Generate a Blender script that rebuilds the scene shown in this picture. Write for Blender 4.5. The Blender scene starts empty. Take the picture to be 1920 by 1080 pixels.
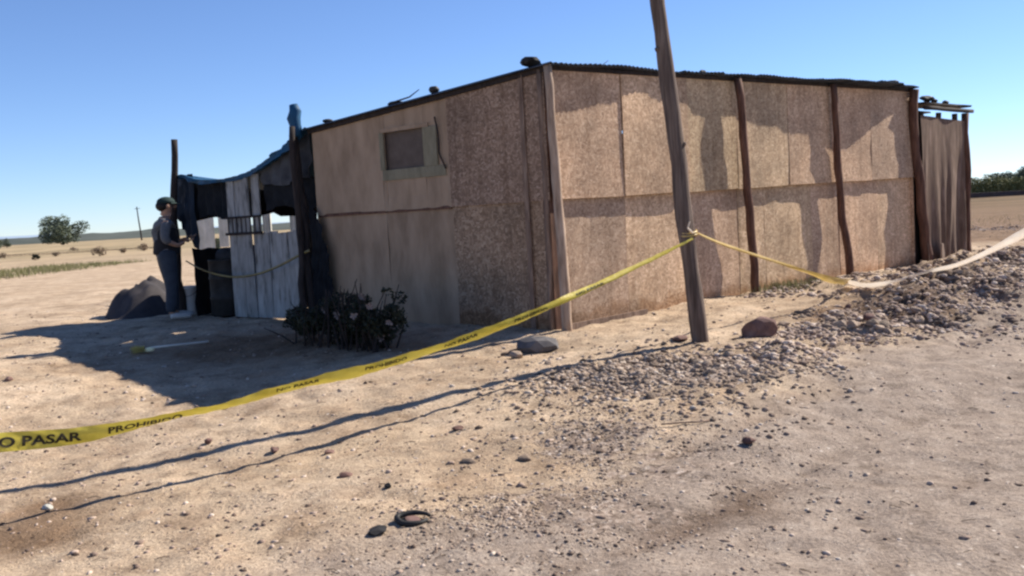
import bpy, bmesh, math, random
import numpy as np
from mathutils import Vector, Matrix, Euler

random.seed(7)
rng = np.random.default_rng(7)
sc = bpy.context.scene
COL = sc.collection

# ------------------------------------------------------------------ camera
FPX, PITCH, ROLL, CZ = 1850.0, math.radians(4.2), math.radians(3.2), 1.28
fw = np.array([0, math.cos(PITCH), -math.sin(PITCH)])
u0 = np.array([0, math.sin(PITCH), math.cos(PITCH)])
r0 = np.array([1.0, 0, 0])
rt = math.cos(ROLL) * r0 - math.sin(ROLL) * u0
upv = math.sin(ROLL) * r0 + math.cos(ROLL) * u0
CAMP = np.array([0, 0, CZ])
cam = bpy.data.cameras.new('camera')
cam.sensor_width = 36
cam.lens = 36 * FPX / 1920
cam.clip_start = 0.05
cam.clip_end = 30000
co = bpy.data.objects.new('camera', cam)
COL.objects.link(co)
M = Matrix(((rt[0], upv[0], -fw[0], 0), (rt[1], upv[1], -fw[1], 0), (rt[2], upv[2], -fw[2], CZ), (0, 0, 0, 1)))
co.matrix_world = M
sc.camera = co

# ------------------------------------------------------------------ light
SUN_AZ, SUN_EL = math.radians(60.3), math.radians(39.0)
w = bpy.data.worlds.new('World')
sc.world = w
w.use_nodes = True
nt = w.node_tree
nt.nodes.clear()
sky = nt.nodes.new('ShaderNodeTexSky')
sky.sky_type = 'NISHITA'
sky.sun_disc = False
sky.sun_elevation = SUN_EL
sky.sun_rotation = SUN_AZ
sky.altitude = 2200
sky.air_density = 1.0
sky.dust_density = 0.0
sky.ozone_density = 4.0
bg = nt.nodes.new('ShaderNodeBackground')
bg.inputs[1].default_value = 0.08
wo = nt.nodes.new('ShaderNodeOutputWorld')
tint = nt.nodes.new('ShaderNodeMixRGB'); tint.blend_type = 'MULTIPLY'; tint.inputs[0].default_value = 1
tint.inputs[2].default_value = (.90, .95, 1.11, 1)
nt.links.new(sky.outputs[0], tint.inputs[1]); nt.links.new(tint.outputs[0], bg.inputs[0])
nt.links.new(bg.outputs[0], wo.inputs[0])
sl = bpy.data.lights.new('sun', 'SUN')
sl.energy = 5.0
sl.angle = math.radians(0.53)
sl.color = (1.0, 0.92, 0.80)
so = bpy.data.objects.new('sun', sl)
COL.objects.link(so)
sd = Vector((math.sin(SUN_AZ) * math.cos(SUN_EL), math.cos(SUN_AZ) * math.cos(SUN_EL), math.sin(SUN_EL)))
so.location = sd * 50
so.rotation_euler = (-sd).to_track_quat('-Z', 'Y').to_euler()
sc.view_settings.view_transform = 'Standard'
sc.view_settings.look = 'None'
sc.view_settings.exposure = 0.85
sc.view_settings.gamma = 1.0
sc.view_settings.use_curve_mapping = False
sc.cycles.filter_width = 2.5
sc.cycles.max_bounces = 6

# ------------------------------------------------------------------ helpers: place and noise
def ray(px, py):
    return fw + rt * (px - 960) / FPX + upv * (540 - py) / FPX

def onz(px, py, z):
    d = ray(px, py)
    return CAMP + d * (z - CZ) / d[2]

def at_y(px, py, Y):
    d = ray(px, py)
    return CAMP + d * Y / d[1]

def hashn(ix, iy, seed):
    h = (ix.astype(np.int64) * 374761393 + iy.astype(np.int64) * 668265263 + seed * 1442695041) & 0xFFFFFFFF
    h = ((h ^ (h >> 13)) * 1274126177) & 0xFFFFFFFF
    h = h ^ (h >> 16)
    return (h & 0xFFFFFF) / float(0xFFFFFF) * 2 - 1

def vnoise(x, y, seed=0):
    ix = np.floor(x); iy = np.floor(y)
    fx = x - ix; fy = y - iy
    fx = fx * fx * (3 - 2 * fx); fy = fy * fy * (3 - 2 * fy)
    a = hashn(ix, iy, seed); b = hashn(ix + 1, iy, seed)
    c = hashn(ix, iy + 1, seed); d = hashn(ix + 1, iy + 1, seed)
    return (a * (1 - fx) + b * fx) * (1 - fy) + (c * (1 - fx) + d * fx) * fy

# shack frame
CN = np.array([0.5, 10.79])
UD = np.array([6.2, 5.7]); UD /= np.hypot(*UD)
VD = np.array([-3.06, 2.61]); VD /= np.hypot(*VD)
UN = np.array([UD[1], -UD[0]])      # outward of the long wall
VN = np.array([-VD[1], VD[0]])     # outward of the short wall
if VN @ np.array([0, -1.0]) < 0: VN = -VN

# terrain control points: pixel x, pixel y, height
cps = [(1050, 618, 0.0), (1150, 608, .02), (1405, 552, .05), (1580, 524, .045), (1725, 502, .02), (1860, 430, .08), (1250, 590, .04),
       (600, 604, 0.0), (345, 592, 0.0), (250, 600, 0.0), (100, 560, 0.0), (0, 520, 0.0), (200, 500, 0.0), (800, 612, 0.0), (700, 640, -.03),
       (1315, 642, 0.0), (1250, 650, 0.02), (1400, 640, .04), (1200, 690, -.03), (1330, 700, -.04), (1300, 760, -.2), (1150, 760, -.2),
       (1640, 542, .16), (1750, 515, .24), (1880, 480, .30), (1900, 520, .16), (1700, 590, .0), (1550, 640, -.08), (1440, 700, -.16),
       (355, 770, -.31), (500, 700, -.2), (500, 820, -.37), (0, 935, -.43), (250, 880, -.42), (200, 700, -.15), (0, 700, -.10), (900, 692, -.13), (800, 708, -.16), (970, 665, -.08), (1030, 700, -.16), (700, 718, -.19),
       (700, 760, -.24), (900, 800, -.28), (1000, 900, -.30), (600, 950, -.30), (200, 1000, -.42), (1100, 1060, -.30), (1700, 1000, -.32),
       (1700, 800, -.30), (1850, 650, -.2), (1500, 850, -.30), (100, 640, -.03)]
CPW = np.array([np.r_[onz(a, b, z)[:2], z] for a, b, z in cps] +
               [[-8, 12, -.08], [-12, 20, 0], [0, 22, 0], [8, 22, .1], [14, 18, .15], [11, 12, 0.0], [14, 10, -.1], [-4, -1, -.3], [4, -1, -.3], [0, 1.5, -.3],
                [8, 4, -.3], [-8, 4, -.3], [-9, 8, -.2], [20, 24, .1], [-3, 17, 0], [-5, 20, 0], [3, 17, .02], [-2, 15, 0], [0, 14, 0], [3, 14.5, .05], [5.5, 17, .1]])

ANCH = [(*onz(a, b, .02)[:2], sg) for a, b, sg in ((1640, 600, .45), (1740, 585, .5), (1540, 630, .3), (1830, 560, .6), (1450, 655, .25), (1850, 430, 1.0))]

def road_d(x, y):
    """signed distance like value: positive on the road"""
    a = onz(760, 1000, -.3)[:2]; b = onz(1900, 590, -.12)[:2]
    d = (b - a) / np.hypot(*(b - a))
    n = np.array([d[1], -d[0]])
    return (x - a[0]) * n[0] + (y - a[1]) * n[1]

def ground_z(x, y, fine=True):
    x = np.asarray(x, float); y = np.asarray(y, float)
    sh = x.shape
    X = x.ravel(); Y = y.ravel()
    num = np.zeros_like(X); den = np.zeros_like(X)
    for cx, cy, cz in CPW:
        d2 = (X - cx) ** 2 + (Y - cy) ** 2
        dist = math.hypot(cx, cy)
        s = 0.35 + 0.055 * dist
        g = np.exp(-d2 / (2 * s * s)) + 2e-4 / (1 + d2)
        num += g * cz; den += g
    z = num / den
    r = np.hypot(X, Y)
    z = z * np.clip((60 - r) / 30, 0, 1)
    if fine:
        k = np.clip((45 - r) / 20, 0, 1)
        rd = road_d(X, Y)
        rough = np.where(rd > 0, 0.8, 1.0)
        hut = (X - CN[0]) * UN[0] + (Y - CN[1]) * UN[1]
        berm = np.exp(-((hut - 1.7) / .9) ** 2) * np.clip(((X - CN[0]) * UD[0] + (Y - CN[1]) * UD[1] - 3.0) / 2, 0, 1)
        for ax, ay, sg in ANCH:
            rough = rough + 2.6 * np.exp(-((X - ax) ** 2 + (Y - ay) ** 2) / (2 * sg * sg))
        rough = rough + 3.6 * berm; z += berm * k * (.10 + .05 * vnoise(X * 2.2, Y * 2.2, 23))
        z += k * rough * (.026 * vnoise(X * 1.3, Y * 1.3, 1) + .016 * vnoise(X * 3.7, Y * 3.7, 2) + .011 * vnoise(X * 9, Y * 9, 3))
        z += k * rough * np.where(r < 16, .0065, .0) * vnoise(X * 23, Y * 23, 4)
        z += k * np.clip(np.exp(-((X - 1.15) ** 2 / .9 + (Y - 8.25) ** 2 / .25)), 0, 1) * (.05 + .035 * vnoise(X * 5, Y * 5, 21) + .03 * vnoise(X * 12, Y * 12, 22))
        z -= k * np.where(rd > .2, .010, 0) * np.clip(vnoise(rd * 7 + 40, (X + Y) * .9, 41), 0, 1)
        # wheel ruts along the road
        for c, wd in ((1.1, .16), (2.6, .2), (.35, .1)):
            z -= k * .028 * np.exp(-((rd - c + .12 * vnoise(X * .5, Y * .5, 9)) / wd) ** 2)
    far = np.clip((r - 60) / 200, 0, 1)
    z += far * .25 * vnoise(X * .02, Y * .02, 5)
    return z.reshape(sh)

def gz(x, y):
    return float(ground_z(np.array([x]), np.array([y]))[0])

def on_ground(px, py):
    d = ray(px, py)
    t = 1.5
    ts = np.linspace(1.5, 60, 1500)
    P = CAMP[None] + ts[:, None] * d[None]
    zz = ground_z(P[:, 0], P[:, 1])
    below = np.where(P[:, 2] < zz)[0]
    if len(below) == 0: return onz(px, py, 0)
    i = below[0]
    if i == 0: return P[0]
    a = P[i - 1, 2] - zz[i - 1]; b = zz[i] - P[i, 2]
    f = a / (a + b + 1e-9)
    p = P[i - 1] * (1 - f) + P[i] * f
    return p

# ------------------------------------------------------------------ helpers: materials
def new_mat(name, rough=.85):
    m = bpy.data.materials.new(name)
    m.use_nodes = True
    b = m.node_tree.nodes['Principled BSDF']
    b.inputs['Roughness'].default_value = rough
    b.inputs['Specular IOR Level'].default_value = .25
    return m, m.node_tree, b

def nd(t, kind, **kw):
    n = t.nodes.new(kind)
    for k, v in kw.items():
        if k.startswith('i_'):
            n.inputs[k[2:].replace('_', ' ')].default_value = v
        else:
            setattr(n, k, v)
    return n

def coords(t, scale=(1, 1, 1), rnd=True, space='Object'):
    tc = nd(t, 'ShaderNodeTexCoord')
    mp = nd(t, 'ShaderNodeMapping')
    mp.inputs['Scale'].default_value = scale
    if rnd:
        oi = nd(t, 'ShaderNodeObjectInfo')
        ml = nd(t, 'ShaderNodeMath', operation='MULTIPLY'); ml.inputs[1].default_value = 37.0
        t.links.new(oi.outputs['Random'], ml.inputs[0])
        ad = nd(t, 'ShaderNodeVectorMath', operation='ADD')
        t.links.new(tc.outputs[space], ad.inputs[0]); t.links.new(ml.outputs[0], ad.inputs[1])
        t.links.new(ad.outputs[0], mp.inputs['Vector'])
    else:
        t.links.new(tc.outputs[space], mp.inputs['Vector'])
    return mp.outputs[0]

def ramp(t, fac, cols):
    r = nd(t, 'ShaderNodeValToRGB')
    e = r.color_ramp.elements
    while len(e) < len(cols): e.new(.5)
    for i, (p, c) in enumerate(cols):
        e[i].position = p; e[i].color = (*c, 1)
    t.links.new(fac, r.inputs[0])
    return r.outputs[0]

def mix(t, fac, a, b, mode='MIX'):
    n = nd(t, 'ShaderNodeMixRGB', blend_type=mode)
    for i, v in enumerate((fac, a, b)):
        if isinstance(v, (int, float)): n.inputs[i].default_value = v
        elif isinstance(v, tuple): n.inputs[i].default_value = (*v, 1)
        else: t.links.new(v, n.inputs[i])
    return n.outputs[0]

def bump(t, b, h, s=.4, d=.01):
    n = nd(t, 'ShaderNodeBump'); n.inputs['Strength'].default_value = s; n.inputs['Distance'].default_value = d
    t.links.new(h, n.inputs['Height']); t.links.new(n.outputs[0], b.inputs['Normal'])

def noise(t, vec, scale, detail=4, rough=.6):
    n = nd(t, 'ShaderNodeTexNoise'); n.inputs['Scale'].default_value = scale
    n.inputs['Detail'].default_value = detail; n.inputs['Roughness'].default_value = rough
    t.links.new(vec, n.inputs['Vector'])
    return n.outputs['Fac']

def speck_mat(name, cols, scale=8, stretch=(1, 1, 1), rough=.85, bs=.3, bd=.01, rnd=True, vary=.0):
    m, t, b = new_mat(name, rough)
    v = coords(t, stretch, rnd)
    n = noise(t, v, scale)
    c = ramp(t, n, cols)
    if vary:
        oi = nd(t, 'ShaderNodeObjectInfo')
        r = ramp(t, oi.outputs['Random'], [(0, (1 - vary,) * 3), (1, (1 + vary * .6,) * 3)])
        c = mix(t, 1.0, c, r, 'MULTIPLY')
    t.links.new(c, b.inputs['Base Color'])
    bump(t, b, n, bs, bd)
    return m

def pebble_mat(name, cols):
    m, t, b = new_mat(name, .92)
    g = nd(t, 'ShaderNodeNewGeometry')
    c = ramp(t, g.outputs['Random Per Island'], cols)
    n = noise(t, coords(t, rnd=False), 60, 3)
    c = mix(t, 1.0, c, ramp(t, n, [(.3, (.75, .75, .75)), (.7, (1.15, 1.15, 1.15))]), 'MULTIPLY')
    t.links.new(c, b.inputs['Base Color'])
    return m

def osb_mat(name, cols, stain=.35, vary=.12):
    m, t, b = new_mat(name, .8)
    def vor(sc_, wscale):
        v = coords(t, sc_)
        # bend the strands so they do not line up
        nn = nd(t, 'ShaderNodeTexNoise'); nn.inputs['Scale'].default_value = .25
        t.links.new(v, nn.inputs['Vector'])
        a = nd(t, 'ShaderNodeVectorMath', operation='SCALE'); a.inputs['Scale'].default_value = wscale
        t.links.new(nn.outputs['Color'], a.inputs[0])
        ad = nd(t, 'ShaderNodeVectorMath', operation='ADD')
        t.links.new(v, ad.inputs[0]); t.links.new(a.outputs[0], ad.inputs[1])
        o = nd(t, 'ShaderNodeTexVoronoi'); o.inputs['Scale'].default_value = 1
        t.links.new(ad.outputs[0], o.inputs['Vector'])
        sp = nd(t, 'ShaderNodeSeparateColor'); t.links.new(o.outputs['Color'], sp.inputs[0])
        return sp.outputs[0]
    a = vor((58, 58, 30), 3.6); c_ = vor((30, 30, 50), 3.6)
    sel = noise(t, coords(t), 14, 2)
    selr = ramp(t, sel, [(.48, (0, 0, 0)), (.52, (1, 1, 1))])
    f = mix(t, selr, a, c_)
    col = ramp(t, f, cols)
    big = noise(t, coords(t), 1.3, 5, .65)
    col = mix(t, 1.0, col, ramp(t, big, [(.3, (1 - stain,) * 3), (.62, (1.0,) * 3)]), 'MULTIPLY')
    # rain streaks running down from the top
    st = noise(t, coords(t, (5, 5, .35)), 2.2, 4)
    col = mix(t, 1.0, col, ramp(t, st, [(.30, (.80, .77, .74)), (.5, (1, 1, 1))]), 'MULTIPLY')
    tcz = nd(t, 'ShaderNodeTexCoord'); sz_ = nd(t, 'ShaderNodeSeparateXYZ')
    gpos = nd(t, 'ShaderNodeNewGeometry'); t.links.new(gpos.outputs['Position'], sz_.inputs[0])
    mz = nd(t, 'ShaderNodeMath', operation='MULTIPLY_ADD'); mz.inputs[1].default_value = .55; t.links.new(noise(t, coords(t), 4, 5, .7), mz.inputs[0]); mz.inputs[2].default_value = -.05
    mz2 = nd(t, 'ShaderNodeMath', operation='SUBTRACT'); t.links.new(mz.outputs[0], mz2.inputs[0]); t.links.new(sz_.outputs['Z'], mz2.inputs[1])
    col = mix(t, ramp(t, mz2.outputs[0], [(.0, (0, 0, 0)), (.12, (.75, .75, .75))]), col, mix(t, 1.0, col, (.62, .50, .38), 'MULTIPLY'))
    oi = nd(t, 'ShaderNodeObjectInfo')
    col = mix(t, 1.0, col, ramp(t, oi.outputs['Random'], [(0, (1 - vary, 1 - vary, 1 - vary * .8)), (.4, (1, .94, .92)), (.7, (.92, .93, .86)), (1, (1 + vary * .5, 1 + vary * .35, 1 + vary * .2))]), 'MULTIPLY')
    t.links.new(col, b.inputs['Base Color'])
    bump(t, b, f, .25, .004)
    return m

M_OSB = osb_mat('osb_board', [(0, (.39, .255, .160)), (.35, (.54, .37, .24)), (.7, (.64, .455, .30)), (1, (.80, .60, .42))], .42, .2)
M_OSBD = osb_mat('osb_board_dark', [(0, (.21, .135, .09)), (.4, (.31, .205, .138)), (.75, (.40, .275, .19)), (1, (.50, .365, .265))])
M_PLY = speck_mat('plain_board', [(.3, (.26, .18, .118)), (.55, (.37, .262, .178)), (.75, (.43, .315, .22))], 2.2, (2, 2, .7), .85, .15, .003, vary=.08)
M_GREEN = speck_mat('faded_green_paint', [(.3, (.17, .145, .095)), (.6, (.245, .215, .145))], 9, (1, 1, .4), .8, .2, .004)
M_PANE = speck_mat('grey_shutter_board', [(.3, (.09, .066, .052)), (.7, (.135, .102, .082))], 6, (1, 1, 1), .7, .1, .003)
M_WOOD = speck_mat('weathered_wood', [(.3, (.11, .07, .05)), (.5, (.20, .135, .10)), (.75, (.33, .24, .18))], 7, (3, 3, .45), .85, .5, .01)
M_WOODL = speck_mat('sunlit_wood', [(.3, (.22, .155, .11)), (.5, (.37, .27, .20)), (.75, (.50, .385, .30))], 7, (3, 3, .45), .85, .4, .01)  # lighter tone paints in the sunlit edge of the corner post
M_WOODR = speck_mat('reddish_wood', [(.3, (.06, .03, .022)), (.5, (.115, .058, .04)), (.75, (.19, .10, .07))], 7, (3, 3, .45), .85, .5, .01)
M_POLE = speck_mat('grey_pole_wood', [(.25, (.05, .035, .028)), (.5, (.125, .09, .072)), (.75, (.23, .175, .14))], 6, (5, 5, .3), .9, .6, .012)
M_DARKW = speck_mat('dark_wood', [(.3, (.018, .014, .014)), (.7, (.05, .038, .034))], 8, (3, 3, .5), .9, .5, .01)
M_ROOF = speck_mat('tarred_roof_sheet', [(.3, (.025, .03, .042)), (.6, (.05, .06, .08)), (.8, (.10, .10, .11))], 5, (1, 1, 1), .7, .3, .006)
M_WHITEW = speck_mat('worn_whitewash', [(.30, (.09, .085, .08)), (.42, (.25, .245, .235)), (.7, (.37, .365, .355))], 5, (2.5, 2.5, .7), .85, .3, .005, vary=.15)
M_TARP = speck_mat('blue_tarp', [(.3, (.006, .05, .11)), (.7, (.012, .08, .17))], 4, (1, 1, 1), .6, .3, .01)
M_NET = speck_mat('dark_shade_net', [(.3, (.006, .007, .010)), (.7, (.016, .018, .022))], 6, (1, 1, 1), .95, .3, .01)
M_NAVY = speck_mat('navy_tarp', [(.3, (.006, .012, .024)), (.7, (.012, .024, .045))], 4, (1, 1, 1), .6, .3, .01)
M_NETG = speck_mat('grey_shade_net', [(.3, (.045, .047, .055)), (.7, (.085, .088, .095))], 6, (1, 1, 1), .95, .3, .01)
M_CLOTH = speck_mat('pale_cloth', [(.3, (.40, .39, .34)), (.7, (.62, .60, .54))], 4, (1, 1, 1), .9, .2, .01)
M_PLASTIC = speck_mat('white_plastic', [(.3, (.60, .57, .55)), (.7, (.74, .71, .68))], 6, (1, 1, 1), .5, .1, .003)
M_ROCK = speck_mat('grey_rock', [(.25, (.17, .125, .09)), (.5, (.30, .225, .17)), (.75, (.41, .325, .255))], 5, (1, 1, 1), .95, .6, .01, vary=.5)
M_ROCKR = speck_mat('red_brown_rock', [(.3, (.10, .055, .045)), (.55, (.17, .10, .085)), (.8, (.27, .18, .15))], 9, (1, 1, 1), .9, .6, .015)
M_RUBBER = speck_mat('black_rubber', [(.3, (.012, .011, .011)), (.7, (.03, .028, .027))], 9, (1, 1, 1), .6, .2, .004)
M_LEAFD = speck_mat('dark_leaf', [(.3, (.012, .015, .010)), (.7, (.035, .040, .022))], 3, (1, 1, 1), .7, .1, .002)
M_LEAF = speck_mat('green_leaf', [(.3, (.075, .095, .065)), (.7, (.15, .175, .11))], .4, (1, 1, 1), .7, .1, .002)
M_LEAFY = speck_mat('yellow_green_leaf', [(.3, (.12, .13, .05)), (.7, (.24, .23, .10))], 1.4, (1, 1, 1), .8, .1, .002)
M_DRY = speck_mat('dry_twigs', [(.3, (.14, .10, .07)), (.7, (.30, .23, .16))], 3, (1, 1, 1), .9, .1, .002)
M_PETAL = speck_mat('dusty_pale_petal', [(.3, (.17, .14, .13)), (.7, (.27, .22, .205))], 3, (1, 1, 1), .8, .1, .002)

# caution tape: yellow, thin plastic that lets light through
def tape_mat(name, c1, c2, tr):
    m, t, b = new_mat(name, .38)
    n = noise(t, coords(t, (1, 1, 1), False), 7, 3)
    c = ramp(t, n, [(.3, c1), (.7, c2)])
    t.links.new(c, b.inputs['Base Color'])
    b.inputs['Specular IOR Level'].default_value = .5
    ts = nd(t, 'ShaderNodeBsdfTranslucent'); t.links.new(c, ts.inputs[0])
    mx = nd(t, 'ShaderNodeMixShader'); mx.inputs[0].default_value = tr
    t.links.new(b.outputs[0], mx.inputs[1]); t.links.new(ts.outputs[0], mx.inputs[2])
    t.links.new(mx.outputs[0], t.nodes['Material Output'].inputs[0])
    bump(t, b, noise(t, coords(t, (1, 1, 1), False), 30, 3), .35, .01)
    return m
M_TAPE = tape_mat('yellow_tape', (.58, .46, .05), (.74, .62, .10), .3)
M_TAPEW = tape_mat('faded_tape', (.80, .70, .58), (.88, .80, .70), .3)
M_TAPEY = tape_mat('pale_yellow_tape', (.62, .44, .12), (.75, .56, .22), .3)
M_INK = speck_mat('black_print', [(.3, (.02, .016, .01)), (.7, (.05, .04, .02))], 20, (1, 1, 1), .5, .05, .001, rnd=False)

def flat(name, c, rough=.8):
    return speck_mat(name, [(.3, tuple(v * .82 for v in c)), (.7, tuple(min(1, v * 1.15) for v in c))], 12, (1, 1, 1), rough, .15, .004)

# ------------------------------------------------------------------ helpers: meshes and objects
def mesh_of(name, V, Fc, mat, smooth=False):
    me = bpy.data.meshes.new(name)
    V = np.asarray(V, float)
    me.from_pydata(V.tolist(), [], [tuple(int(i) for i in f) for f in Fc])
    if mat: me.materials.append(mat)
    if smooth: me.shade_smooth()
    me.update()
    return me

def root(name, loc, label, cat, group=None):
    o = bpy.data.objects.new(name, None)
    o.empty_display_size = .1
    o.location = tuple(float(v) for v in loc)
    COL.objects.link(o)
    o['label'] = label; o['category'] = cat
    if group: o['group'] = group
    return o

def world_loc(p):
    v = Vector(p.location)
    if p.parent: v = v + world_loc(p.parent)
    return v

def part(name, V, Fc, mat, parent=None, smooth=False, rot=0, loc=None, label=None):
    """V in world coordinates unless loc is given (then V is local to loc, turned by rot about z)"""
    V = np.asarray(V, float)
    if loc is None:
        loc = V.mean(axis=0) if parent is None or True else (0, 0, 0)
        V = V - loc
    me = mesh_of(name, V, Fc, mat, smooth)
    o = bpy.data.objects.new(name, me)
    COL.objects.link(o)
    if parent is not None:
        o.parent = parent
        o.location = Vector(tuple(float(c) for c in loc)) - world_loc_rot(parent)
        if parent.rotation_euler.z:
            pz = parent.rotation_euler.z
            o.location = Matrix.Rotation(-pz, 3, 'Z') @ o.location
            o.rotation_euler = (0, 0, rot - pz)
        else:
            o.rotation_euler = (0, 0, rot)
    else:
        o.location = tuple(float(c) for c in loc)
        o.rotation_euler = (0, 0, rot)
    if label: o['label'] = label
    return o

def world_loc_rot(p):
    if p.parent is None: return Vector(p.location)
    base = world_loc_rot(p.parent)
    pz = p.parent.rotation_euler.z
    return base + Matrix.Rotation(pz, 3, 'Z') @ Vector(p.location)

def tag(o, label, cat, group=None):
    o['label'] = label; o['category'] = cat
    if group: o['group'] = group
    return o

def struct(o):
    o['kind'] = 'structure'; return o

def stuff(o, label=None, cat=None):
    o['kind'] = 'stuff'
    if label: o['label'] = label
    if cat: o['category'] = cat
    return o

def box_mesh(sx, sy, sz, warp=0.0, nx=1, nz=1, seed=0):
    """box from (0,0,0) to (sx,sy,sz), local; front face is y=0; subdivided in x,z; warped in y"""
    r = np.random.default_rng(seed)
    V = []; Fc = []
    wv = r.uniform(-1, 1, (nx + 1, nz + 1)) * warp
    for s in (0, 1):
        for i in range(nx + 1):
            for k in range(nz + 1):
                V.append((sx * i / nx, sy * s + wv[i, k], sz * k / nz))
    n = (nx + 1) * (nz + 1)
    idx = lambda s, i, k: s * n + i * (nz + 1) + k
    for i in range(nx):
        for k in range(nz):
            Fc.append((idx(0, i, k), idx(0, i + 1, k), idx(0, i + 1, k + 1), idx(0, i, k + 1)))
            Fc.append((idx(1, i, k), idx(1, i, k + 1), idx(1, i + 1, k + 1), idx(1, i + 1, k)))
    for i in range(nx):
        Fc.append((idx(0, i, 0), idx(1, i, 0), idx(1, i + 1, 0), idx(0, i + 1, 0)))
        Fc.append((idx(0, i, nz), idx(0, i + 1, nz), idx(1, i + 1, nz), idx(1, i, nz)))
    for k in range(nz):
        Fc.append((idx(0, 0, k), idx(0, 0, k + 1), idx(1, 0, k + 1), idx(1, 0, k)))
        Fc.append((idx(0, nx, k), idx(1, nx, k), idx(1, nx, k + 1), idx(0, nx, k + 1)))
    return np.array(V), Fc

def tube(pts, radii, sides=8, wob=0.0, seed=0, cap=True):
    r = np.random.default_rng(seed)
    pts = [Vector(p) for p in pts]
    V = []; Fc = []
    n = len(pts)
    if isinstance(radii, (int, float)): radii = [radii] * n
    ref = Vector((0.3, 0.2, 1)).normalized()
    if abs((pts[-1] - pts[0]).normalized().dot(ref)) > .95: ref = Vector((1, .1, 0)).normalized()
    for i, p in enumerate(pts):
        t = (pts[min(i + 1, n - 1)] - pts[max(i - 1, 0)]).normalized()
        a = t.cross(ref).normalized(); b = t.cross(a).normalized()
        for k in range(sides):
            an = 2 * math.pi * k / sides
            rr = radii[i] * (1 + wob * r.uniform(-1, 1))
            V.append(p + a * math.cos(an) * rr + b * math.sin(an) * rr)
    for i in range(n - 1):
        for k in range(sides):
            k2 = (k + 1) % sides
            Fc.append((i * sides + k, i * sides + k2, (i + 1) * sides + k2, (i + 1) * sides + k))
    if cap:
        Fc.append(tuple(reversed(range(sides)))); Fc.append(tuple((n - 1) * sides + k for k in range(sides)))
    return np.array([tuple(v) for v in V]), Fc

def log_pts(p0, p1, n=8, wob=.015, seed=0):
    r = np.random.default_rng(seed)
    p0 = np.array(p0, float); p1 = np.array(p1, float)
    out = []
    off = np.cumsum(r.normal(0, 1, (n + 1, 2)), axis=0) * wob * .5
    off -= off[0] + (off[-1] - off[0]) * np.linspace(0, 1, n + 1)[:, None]
    for i in range(n + 1):
        q = p0 + (p1 - p0) * i / n
        q[:2] += off[i]
        out.append(q)
    return out

def join(parts_):
    V = []; Fc = []; o = 0
    for v, f in parts_:
        V.append(np.asarray(v)); Fc += [tuple(i + o for i in q) for q in f]; o += len(v)
    return np.vstack(V), Fc

ICO_V = None
def ico(sub=1):
    bm = bmesh.new(); bmesh.ops.create_icosphere(bm, subdivisions=sub, radius=1)
    V = np.array([tuple(v.co) for v in bm.verts]); Fc = [tuple(v.index for v in f.verts) for f in bm.faces]
    bm.free(); return V, Fc
ICO1 = ico(1); ICO2 = ico(2); ICO3 = ico(3)

def rock_mesh(size, seed, sub=2, flatz=.65, jag=.22):
    r = np.random.default_rng(seed)
    V, Fc = {1: ICO1, 2: ICO2, 3: ICO3}[sub]
    V = V.copy()
    for _ in range(9):       # chop with planes for an angular stone
        n = r.normal(size=3); n /= np.linalg.norm(n)
        d = r.uniform(.55, .9)
        k = V @ n
        V = V - np.outer(np.clip(k - d, 0, None), n)
    V *= 1 + r.uniform(-jag, jag, (len(V), 1)) * .35
    V *= np.array([r.uniform(.8, 1.2), r.uniform(.7, 1.0), flatz * r.uniform(.8, 1.1)]) * size
    a = r.uniform(0, 6.28)
    R = np.array([[math.cos(a), -math.sin(a), 0], [math.sin(a), math.cos(a), 0], [0, 0, 1]])
    return V @ R.T, Fc

def w2(uo, vo=0.0, n=0.0):
    """plan position on the long wall line (u), n metres outward"""
    return CN + UD * uo + UN * n + VD * vo

# ------------------------------------------------------------------ ground and road
def graded(lo, hi, step, far, grow=1.075):
    core = list(np.arange(lo, hi + 1e-6, step))
    a = []; x = hi; s = step
    while x < far: s *= grow; x += s; a.append(x)
    b = []; x = lo; s = step
    while x > -far: s *= grow; x -= s; b.append(x)
    return np.array(b[::-1] + core + a)

gx = graded(-5.5, 9.0, .045, 9000)
gy = graded(2.2, 17.5, .045, 9000)
gy = gy[gy > -30]
GX, GY = np.meshgrid(gx, gy, indexing='ij')
GZ = ground_z(GX, GY)
nx_, ny_ = GX.shape
Vg = np.stack([GX.ravel(), GY.ravel(), GZ.ravel()], 1)
ii = np.arange(nx_ * ny_).reshape(nx_, ny_)
quads = np.stack([ii[:-1, :-1].ravel(), ii[1:, :-1].ravel(), ii[1:, 1:].ravel(), ii[:-1, 1:].ravel()], 1)
cen = Vg[quads].mean(axis=1)
rdv = road_d(cen[:, 0], cen[:, 1])
edge = rdv + .25 * vnoise(cen[:, 0] * .7, cen[:, 1] * .7, 11) + .08 * vnoise(cen[:, 0] * 3, cen[:, 1] * 3, 12)
is_road = (edge > 0) & (rdv < 5.5) & (np.hypot(cen[:, 0], cen[:, 1]) < 120)

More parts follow.
